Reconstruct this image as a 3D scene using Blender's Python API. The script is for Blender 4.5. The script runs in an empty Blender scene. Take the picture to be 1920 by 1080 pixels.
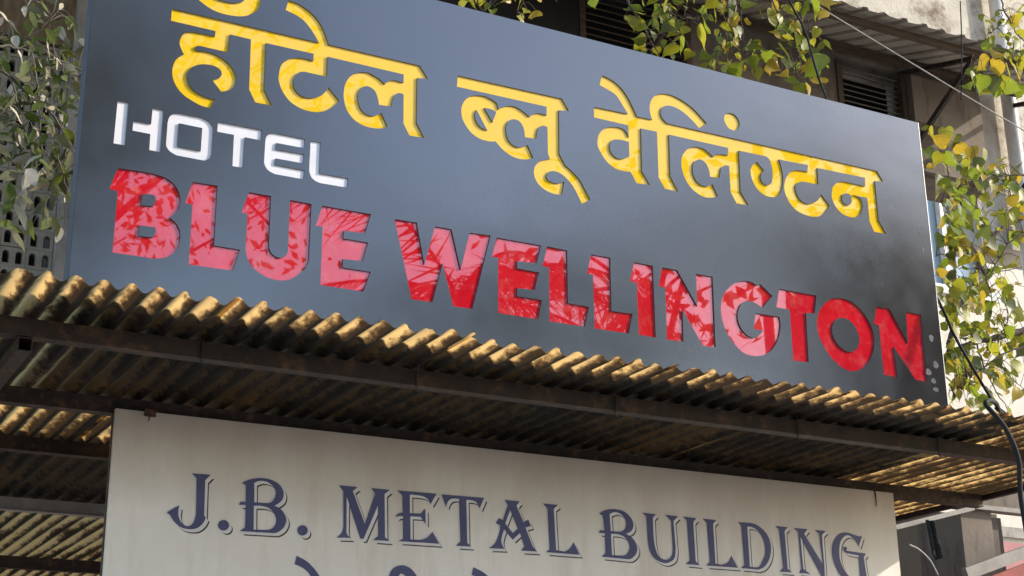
import bpy, math, random
from mathutils import Vector, Matrix

scene = bpy.context.scene
Z0 = 3.2337                       # height of the signs' zero line above the street
# ------------------------------------------------------------------ camera
RX, RY, RZ, CX, CY, CZ, LENS = (108.88782, 0.64654, -28.37314, -0.77132, -3.78667, 1.6, 53.77272)
cam = bpy.data.cameras.new('camera'); cam.lens = LENS; cam.sensor_width = 36; cam.clip_end = 500; cam.clip_start = .05
co = bpy.data.objects.new('camera', cam); scene.collection.objects.link(co)
co.location = (CX, CY, CZ); co.rotation_euler = (math.radians(RX), math.radians(RY), math.radians(RZ)); scene.camera = co
# ------------------------------------------------------------------ sky, sun, exposure
SUN_AZ, SUN_EL = math.radians(66), math.radians(26.3)          # azimuth measured from straight in front of the sign towards its right
sd = Vector((math.sin(SUN_AZ)*math.cos(SUN_EL), -math.cos(SUN_AZ)*math.cos(SUN_EL), math.sin(SUN_EL)))
world = bpy.data.worlds.new('World'); scene.world = world; world.use_nodes = True
wn = world.node_tree; sky = wn.nodes.new('ShaderNodeTexSky'); sky.sky_type = 'NISHITA'; sky.sun_disc = False
sky.sun_elevation = SUN_EL; sky.sun_rotation = math.atan2(sd.x, sd.y); sky.air_density = 1.0; sky.dust_density = 1.0; sky.ozone_density = 1.0
wn.links.new(sky.outputs[0], wn.nodes['Background'].inputs[0]); wn.nodes['Background'].inputs[1].default_value = 0.15
sl = bpy.data.lights.new('sun', 'SUN'); sl.energy = 2.1; sl.angle = math.radians(.55); sl.color = (1.0, .90, .74)
so = bpy.data.objects.new('sun', sl); scene.collection.objects.link(so); so.rotation_euler = sd.to_track_quat('Z', 'Y').to_euler(); so.location = sd*30
vs = scene.view_settings; vs.view_transform = 'Standard'; vs.look = 'None'; vs.exposure = 1.2; vs.gamma = 1.0; vs.use_curve_mapping = False
scene.cycles.use_denoising = True; scene.cycles.max_bounces = 10; scene.cycles.transparent_max_bounces = 6

# ------------------------------------------------------------------ lettering outlines, in units of 0.1 mm on the boards ('~' marks a smooth point)
YELLOW = [
  ('word1', ['2183,5051 6580,5053 ~6350,5391 ~6092,5655 ~5839,5778 5516,5861 5596,6200 ~5908,6159 ~6225,6020 ~6504,5803 ~6701,5522 ~6837,5203 6883,5061 9845,5066 10116,4680 9760,4637 9753,3140 10009,2704 9517,2689 9322,3038 9316,3989 ~9152,3996 ~9023,3891 ~8961,3723 8932,3499 8523,3475 ~8487,3662 ~8397,3882 ~8245,3979 ~8096,3989 ~7949,3890 ~7857,3696 ~7851,3522 ~7898,3316 ~8007,3146 ~8179,3065 ~8349,3069 ~8476,3128 8602,3231 8813,2822 ~8611,2726 ~8356,2683 ~8060,2696 ~7762,2814 ~7525,3063 ~7412,3403 ~7404,3703 ~7480,4001 ~7664,4261 ~7916,4396 ~8150,4439 ~8388,4373 ~8562,4292 8704,4181 ~8821,4307 ~8994,4380 9311,4374 9308,4651 6863,4663 6862,4011 ~6437,4011 ~6149,4008 ~5987,3939 ~5871,3784 ~5836,3606 ~5885,3404 ~6012,3263 ~6218,3203 ~6462,3236 ~6665,3344 ~6805,3483 6913,3679 7267,3328 ~7106,3121 ~6904,2950 ~6640,2829 ~6334,2794 ~6027,2843 ~5738,2991 ~5527,3239 ~5405,3528 ~5395,3760 ~5454,4050 ~5609,4247 ~5808,4369 ~6011,4417 ~6216,4433 6424,4417 6426,4656 4965,4650 4980,3158 5227,2721 4732,2717 4534,3079 4514,4658 3890,4665 3860,4087 3083,4095 ~2950,4067 ~2897,3981 ~2977,3923 ~3206,3951 ~3478,3932 ~3736,3836 ~3959,3679 ~4085,3499 ~4134,3302 ~4086,3082 ~3958,2929 3730,2826 3454,3125 ~3632,3218 ~3713,3351 ~3656,3504 ~3498,3571 ~3266,3569 ~3039,3506 ~2855,3380 ~2741,3209 ~2733,3022 ~2812,2815 ~2972,2667 ~3206,2576 ~3399,2547 3552,2550 3443,2260 ~3185,2275 ~2914,2368 ~2661,2495 ~2460,2694 ~2342,2933 ~2309,3170 ~2359,3429 ~2462,3597 2606,3725 ~2500,3917 ~2462,4074 ~2516,4275 ~2623,4406 ~2773,4464 ~3022,4483 3458,4489 3468,4667 2178,4672'], []),
  ('candra', ['~2935,5521 ~3166,5388 ~3445,5289 ~3820,5266 ~4214,5323 ~4468,5452 ~4679,5669 ~4756,5993 4755,6234 4392,6225 ~4351,6019 ~4249,5851 ~4134,5745 ~3899,5674 ~3661,5666 ~3503,5679 ~3300,5808 3112,6017 2716,5784 ~2821,5640'], []),
  ('word2', ['11119,5030 14818,5063 15066,4686 14698,4636 14673,3130 14881,2774 ~15119,2616 ~15379,2395 ~15565,2113 15762,1777 15452,1574 ~15291,1882 ~15106,2162 ~14870,2376 ~14633,2488 ~14393,2487 ~14249,2403 ~14186,2267 ~14243,2155 ~14385,2104 ~14600,2106 14830,2211 14735,1767 ~14471,1729 ~14141,1801 ~13884,1975 ~13759,2219 ~13776,2490 ~13922,2687 ~14114,2804 14331,2881 14263,3059 14263,3960 ~14090,3969 ~13945,3858 ~13882,3685 13854,3464 13450,3448 ~13419,3702 ~13327,3887 ~13187,3971 ~12999,3954 ~12856,3833 ~12784,3637 ~12805,3393 ~12895,3187 ~13081,3068 ~13291,3066 13541,3196 13735,2796 ~13497,2704 ~13215,2670 ~12936,2726 ~12659,2871 12419,3090 ~12199,3045 ~11879,3068 ~11583,3206 ~11357,3470 ~11255,3715 ~11255,3983 ~11358,4230 ~11564,4422 ~11817,4512 ~12094,4529 ~12326,4466 12477,4386 12533,4183 ~12698,4309 ~12910,4394 ~13146,4407 ~13381,4321 13628,4168 ~13762,4289 ~13954,4365 14243,4358 14249,4659 11096,4645'], ['11769,4017 12133,3399 ~11881,3469 ~11744,3641 ~11711,3836', '12034,4135 ~12254,4145 12451,4085 12320,3708']),
  ('word3', ['16005,5035 17298,5067 ~17153,5269 ~16959,5537 ~16787,5690 16248,5868 16349,6238 ~16677,6169 ~17003,6003 ~17275,5727 ~17491,5367 17644,5046 18241,5061 ~18163,5321 ~18177,5613 ~18321,5887 ~18539,6045 ~18834,6128 ~19179,6114 ~19574,5993 ~19965,5784 20429,5393 20128,5134 ~19782,5427 ~19420,5641 ~19078,5725 ~18811,5691 ~18647,5571 ~18585,5388 ~18629,5228 18817,5051 27787,5090 28032,4733 27648,4678 27644,3179 27944,2722 27390,2706 27222,3067 27217,3960 26837,3941 26567,3941 ~26729,3921 ~26901,3839 ~26968,3624 ~26860,3329 ~26677,3158 ~26490,3088 ~26193,3085 ~25908,3195 ~25695,3418 ~25603,3675 ~25626,3904 ~25722,4122 ~25965,4319 26240,4384 27173,4384 27195,4719 25056,4677 25039,4043 24703,4042 ~24354,4025 ~24146,3948 ~24015,3775 ~24051,3536 ~24177,3338 ~24368,3238 ~24570,3238 ~24811,3343 ~25000,3489 25123,3710 25467,3339 ~25217,3034 ~24998,2872 ~24760,2805 ~24471,2790 ~24049,2874 ~23755,3089 ~23581,3375 ~23532,3635 ~23583,3890 ~23702,4111 ~23891,4308 ~24129,4404 ~24363,4437 24595,4432 24649,4706 23393,4669 ~23471,4412 ~23509,4123 ~23479,3772 ~23361,3456 ~23175,3263 ~22917,3191 ~22640,3224 ~22348,3412 ~22178,3720 ~22144,4006 ~22244,4221 22452,4384 22711,4116 ~22587,3969 ~22547,3815 ~22619,3658 ~22782,3596 ~22956,3673 ~23040,3836 ~23079,4138 ~23044,4403 ~22975,4586 22840,4671 21708,4658 21666,3152 21963,2714 21469,2696 21250,3062 21262,4003 ~21098,3995 ~20925,3865 ~20874,3710 20832,3486 20440,3463 ~20414,3693 ~20307,3912 ~20152,4002 ~20017,3994 ~19850,3882 ~19759,3685 ~19759,3470 ~19839,3248 ~19990,3111 ~20200,3067 ~20363,3110 20517,3211 20719,2808 ~20417,2705 ~20097,2693 ~19735,2850 ~19487,3110 ~19347,3438 ~19311,3716 ~19380,4016 ~19581,4271 ~19829,4406 ~20072,4443 ~20338,4388 20623,4204 ~20766,4317 ~20987,4374 21234,4382 21267,4666 18875,4660 18848,3176 19134,2678 18615,2686 18387,3040 18404,4664 17781,4653 17750,3139 18036,2705 17525,2678 17313,3031 ~17059,3005 ~16759,3027 ~16464,3178 ~16249,3412 ~16108,3661 ~16104,3893 ~16174,4117 ~16357,4330 ~16613,4454 ~16893,4502 ~17095,4485 ~17218,4381 17293,4232 17293,4657 15993,4663'], ['17294,4067 17290,3562 ~17077,3438 ~16874,3398 ~16700,3456 ~16580,3594 ~16550,3798 ~16645,3981 ~16825,4064 ~17053,4083', '~26047,3682 ~26096,3866 ~26269,3949 ~26417,3938 ~26496,3840 ~26477,3660 ~26390,3544 ~26250,3494 ~26122,3546']),
  ('dot', ['~21387,5981 ~21595,5976 ~21753,5848 ~21809,5661 ~21725,5469 ~21552,5371 ~21333,5412 ~21207,5583 ~21169,5748 ~21244,5913'], []),
]
WHITE = [
  ('H', ['882,1916 1180,1926 1170,663 863,659', '1840,1915 2145,1913 2133,658 1831,660 1827,1132 1341,1133 1343,1422 1831,1430'], []),
  ('O', ['2564,1911 3224,1917 ~3437,1841 ~3539,1721 3561,1594 3559,929 ~3506,749 3351,652 2585,654 ~2395,735 ~2295,853 2274,987 2278,1565 ~2322,1754 ~2436,1869'], ['2592,1615 3250,1610 3246,916 2587,918']),
  ('T', ['3683,1894 4965,1908 4949,1587 4480,1586 4466,652 4163,648 4160,1593 3680,1588'], []),
  ('E', ['5341,1894 6253,1896 6242,1610 5402,1602 5391,1400 6245,1418 6229,1136 5402,1126 5380,928 6276,930 6256,649 5392,646 ~5192,729 ~5088,871 5068,1009 5079,1624 ~5110,1743 ~5204,1845'], []),
  ('L', ['6425,1880 6731,1890 6730,925 7610,939 7586,645 6750,631 ~6545,705 ~6440,848 6413,1028'], []),
]
RED = [
  ('B', ['1038,-28 1658,-5 ~2021,-12 ~2366,-76 ~2622,-261 ~2748,-523 ~2752,-780 ~2667,-1002 2497,-1191 ~2686,-1306 ~2810,-1540 ~2825,-1792 ~2756,-2057 ~2621,-2218 ~2412,-2340 2141,-2402 1061,-2413 1073,-680 848,-659'], ['1736,-633 2035,-603 ~2105,-744 2045,-940 1723,-963', '1714,-1540 2119,-1520 ~2164,-1651 2091,-1820 1707,-1843']),
  ('L', ['3078,-39 3770,-18 3770,-1766 4496,-1768 4326,-2399 3105,-2417 3104,-703 2905,-675'], []),
  ('U', ['4669,-40 5316,-34 5315,-1554 ~5385,-1699 ~5518,-1794 ~5660,-1810 ~5800,-1735 5873,-1592 5880,-50 6517,-55 6494,-1753 ~6385,-2020 ~6184,-2248 ~5879,-2426 ~5622,-2471 ~5313,-2436 ~4976,-2283 ~4763,-2060 ~4660,-1767 4658,-1456 4661,-684 4494,-674'], []),
  ('E', ['6852,-48 8340,-39 8173,-648 7518,-688 7506,-925 8267,-925 8110,-1512 7514,-1540 7507,-1802 8362,-1799 8157,-2417 6858,-2417 6871,-679 6663,-683'], []),
  ('W', ['9082,-59 9791,-45 10045,-1300 10381,-62 10918,-58 11220,-1278 11521,-61 12222,-32 11603,-2430 10980,-2439 10631,-1178 10308,-2416 9646,-2420'], []),
  ('E', ['12432,-61 13946,-61 13795,-654 13115,-701 13112,-934 13858,-944 13702,-1526 13109,-1555 13099,-1814 13948,-1816 13807,-2436 12455,-2430 12471,-704 12262,-699'], []),
  ('L', ['14164,-56 14870,-69 14856,-1778 15595,-1784 15432,-2441 14204,-2444 14221,-729 13995,-713'], []),
  ('L', ['15730,-55 16426,-53 16408,-1803 17171,-1785 17012,-2436 15779,-2449 15779,-713 15565,-711'], []),
  ('I', ['17312,-57 18011,-69 18004,-2439 17371,-2430 17381,-741 17129,-706'], []),
  ('N', ['18365,-61 18942,-65 19648,-1170 19663,-71 20314,-75 20279,-2447 19790,-2473 19072,-1382 19045,-2435 18425,-2446 18449,-725 18197,-719'], []),
  ('G', ['22233,-32 22697,-370 22240,-852 ~21945,-712 ~21660,-693 ~21400,-838 ~21243,-1134 ~21232,-1437 ~21370,-1719 ~21605,-1897 ~21888,-1912 22232,-1630 21839,-1617 21954,-1068 22913,-1062 ~22950,-1347 ~22812,-1823 ~22544,-2222 ~22202,-2447 ~21839,-2539 ~21383,-2494 ~20951,-2164 ~20667,-1726 ~20564,-1202 ~20646,-768 ~20862,-432 ~21201,-151 ~21531,-29 ~21820,-9 22083,-98'], []),
  ('T', ['22996,-76 24561,-74 24423,-731 24058,-752 24009,-2471 23372,-2492 23380,-748 22831,-735'], []),
  ('O', ['~25460,-35 ~25923,-29 ~26367,-235 ~26717,-598 ~26921,-1046 ~26910,-1490 ~26721,-1954 ~26411,-2305 ~26043,-2506 ~25658,-2539 ~25257,-2389 ~24875,-2069 ~24614,-1672 ~24485,-1257 ~24547,-813 ~24772,-436 ~25104,-151'], ['~25621,-707 ~25923,-758 ~26168,-992 ~26284,-1354 ~26171,-1682 ~25921,-1865 ~25652,-1875 ~25363,-1727 ~25161,-1474 ~25113,-1201 ~25215,-937 ~25404,-769']),
  ('N', ['27169,-86 27745,-82 28448,-1221 28509,-85 29181,-79 29147,-2526 28628,-2500 27782,-1437 27830,-2519 27223,-2500 27209,-768 26986,-719'], []),
]
BLUE = [
  ('J', ['6023,-6183 6642,-6175 6473,-6369 6498,-7480 6558,-7545 ~6469,-7733 ~6306,-7884 ~6083,-7942 ~5798,-7907 ~5564,-7745 ~5426,-7563 5309,-7475 5687,-7223 ~5676,-7515 ~5774,-7730 ~5935,-7842 ~6090,-7817 ~6195,-7670 6238,-7444 6195,-6323'], []),
  ('full_stop', ['~7323,-7725 ~7293,-7825 ~7207,-7893 ~7098,-7901 ~7006,-7846 ~6966,-7751 ~6995,-7651 ~7081,-7583 ~7191,-7575 ~7284,-7630'], []),
  ('B', ['7674,-6340 ~7934,-6211 ~8258,-6133 ~8618,-6150 ~8925,-6283 ~9086,-6530 ~9036,-6794 8788,-6987 ~9048,-7110 ~9209,-7384 ~9144,-7646 ~8956,-7817 8779,-7867 7674,-7882 7844,-7757 7839,-7040 7614,-7053 7659,-6950 7835,-6944 7810,-6409'], ['8087,-6313 ~8292,-6223 ~8562,-6256 ~8780,-6440 ~8819,-6639 ~8708,-6864 8501,-6924 8115,-6927', '8105,-7042 8297,-7026 ~8597,-7074 ~8814,-7271 ~8869,-7496 ~8772,-7702 8567,-7780 8131,-7800']),
  ('full_stop', ['~9951,-7696 ~9921,-7796 ~9835,-7862 ~9726,-7870 ~9636,-7816 ~9600,-7722 ~9629,-7622 ~9715,-7555 ~9824,-7547 ~9914,-7601'], []),
  ('M', ['10976,-6133 11646,-6134 11484,-6282 11942,-7337 12288,-6303 12150,-6127 12807,-6130 12626,-6289 12666,-7725 12835,-7840 12238,-7843 12426,-7698 12391,-6696 11905,-7828 11795,-7836 11275,-6492 11288,-7605 ~11332,-7747 11465,-7830 10937,-7856 ~11119,-7704 11190,-7466 11154,-6310'], []),
  ('E', ['13087,-6124 14546,-6112 14321,-6495 ~14214,-6322 ~13981,-6236 13553,-6226 13560,-6848 13970,-6840 14124,-6647 14148,-7172 13955,-6947 13577,-6961 13593,-7728 13929,-7725 ~14191,-7632 14404,-7423 14654,-7803 13143,-7818 13326,-7723 13307,-6982 ~13170,-6977 13025,-7033 ~13121,-6907 13305,-6847 13285,-6279'], []),
  ('T', ['14730,-6118 16363,-6104 16189,-6483 ~16070,-6292 ~15899,-6229 15677,-6232 15708,-7691 15860,-7817 15281,-7826 15455,-7679 15405,-6224 ~15151,-6230 ~14999,-6319 14906,-6518'], []),
  ('A', ['17162,-6110 17760,-6107 17634,-6274 17901,-6829 18093,-6721 18196,-6947 17976,-7009 18247,-7639 18428,-7812 17787,-7824 17930,-7670 17754,-7220 17467,-7469 17134,-7133 ~17026,-7463 ~17041,-7645 17144,-7806 16524,-7826 ~16783,-7632 ~16941,-7285 16996,-7020 16813,-6942 16929,-6757 17095,-6828 17290,-6271'], ['17379,-6444 17676,-7069 17481,-7246 17181,-6929']),
  ('L', ['18686,-6110 19310,-6107 19126,-6264 19189,-7715 19530,-7739 ~19750,-7615 19909,-7386 20144,-7814 18769,-7811 18931,-7701 18880,-6268'], []),
  ('B', ['21011,-6284 ~21271,-6142 ~21649,-6073 ~22063,-6127 ~22358,-6347 ~22442,-6599 ~22338,-6816 22106,-6930 ~22402,-7085 ~22561,-7362 ~22511,-7621 ~22295,-7810 22068,-7841 21043,-7818 21222,-7690 21214,-6978 20954,-6980 21020,-6880 21207,-6876 21162,-6359'], ['21435,-6273 ~21683,-6180 ~21944,-6250 ~22125,-6462 ~22116,-6688 ~21958,-6844 21768,-6880 21468,-6880', '21472,-6975 21689,-6969 ~22025,-7047 ~22223,-7289 ~22213,-7513 ~22074,-7682 21884,-7726 21484,-7736']),
  ('U', ['22847,-6108 23438,-6117 23295,-6259 23296,-6957 ~23346,-7341 ~23467,-7623 ~23711,-7752 ~23946,-7705 ~24094,-7485 24115,-7095 24099,-6319 23855,-6108 24405,-6118 24197,-6311 24242,-7281 ~24162,-7675 ~23899,-7852 ~23628,-7870 ~23289,-7731 ~23093,-7423 23037,-6976 23023,-6231'], []),
  ('I', ['24622,-6114 25226,-6127 25080,-6287 25101,-7728 25278,-7863 24660,-7853 24837,-7712 24804,-6259'], []),
  ('L', ['25510,-6122 26123,-6132 25971,-6287 25987,-7754 26274,-7785 ~26565,-7668 26725,-7411 26999,-7849 25557,-7853 25737,-7721 25691,-6258'], []),
  ('D', ['27132,-6133 27621,-6113 ~28032,-6183 ~28429,-6459 ~28604,-6885 ~28523,-7361 ~28265,-7711 ~27984,-7845 27777,-7858 27113,-7849 27313,-7737 27279,-6256'], ['27547,-6270 ~27816,-6284 ~28095,-6449 ~28296,-6805 ~28303,-7241 ~28129,-7587 ~27950,-7757 27557,-7772']),
  ('I', ['28875,-6148 29471,-6144 29307,-6310 29331,-7746 29532,-7868 28933,-7871 29122,-7726 29055,-6277'], []),
  ('N', ['29769,-6157 30425,-6150 30247,-6345 31050,-7471 31002,-6308 30776,-6159 31324,-6153 31118,-6334 31109,-7978 30978,-7985 30054,-6479 30080,-7701 30406,-7877 29864,-7865 29994,-7706 29970,-6313'], []),
  ('G', ['33128,-6233 32926,-6642 ~32769,-6426 ~32518,-6269 ~32293,-6278 ~32051,-6476 ~31925,-6831 ~31927,-7245 ~32087,-7613 ~32307,-7840 ~32608,-7925 32862,-7841 32885,-7010 32311,-6961 ~32163,-6884 ~32145,-6764 ~32249,-6705 ~32322,-6770 ~32278,-6849 32409,-6868 33256,-6909 33126,-7064 33196,-7856 ~32948,-8077 ~32498,-8120 ~32029,-7958 ~31714,-7601 ~31565,-7131 ~31606,-6714 ~31794,-6390 ~32079,-6196 ~32397,-6145 ~32704,-6203 32968,-6255'], []),
]
DEVA = [
  ('m1', ['9607,-8539 ~9951,-8687 ~10232,-8924 ~10422,-9168 10568,-9456 10250,-9474 ~10103,-9144 ~9869,-8925 9549,-8805'], []),
  ('m2', ['12803,-9246 ~12846,-8961 ~12986,-8722 ~13264,-8609 ~13564,-8669 ~13810,-8891 13934,-9182 13570,-9203 ~13447,-8970 ~13277,-8879 ~13172,-8986 13137,-9227'], []),
  ('m3', ['15942,-8510 ~16297,-8646 ~16551,-8833 16753,-9113 16294,-9139 ~16143,-8879 15881,-8769'], []),
]

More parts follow.
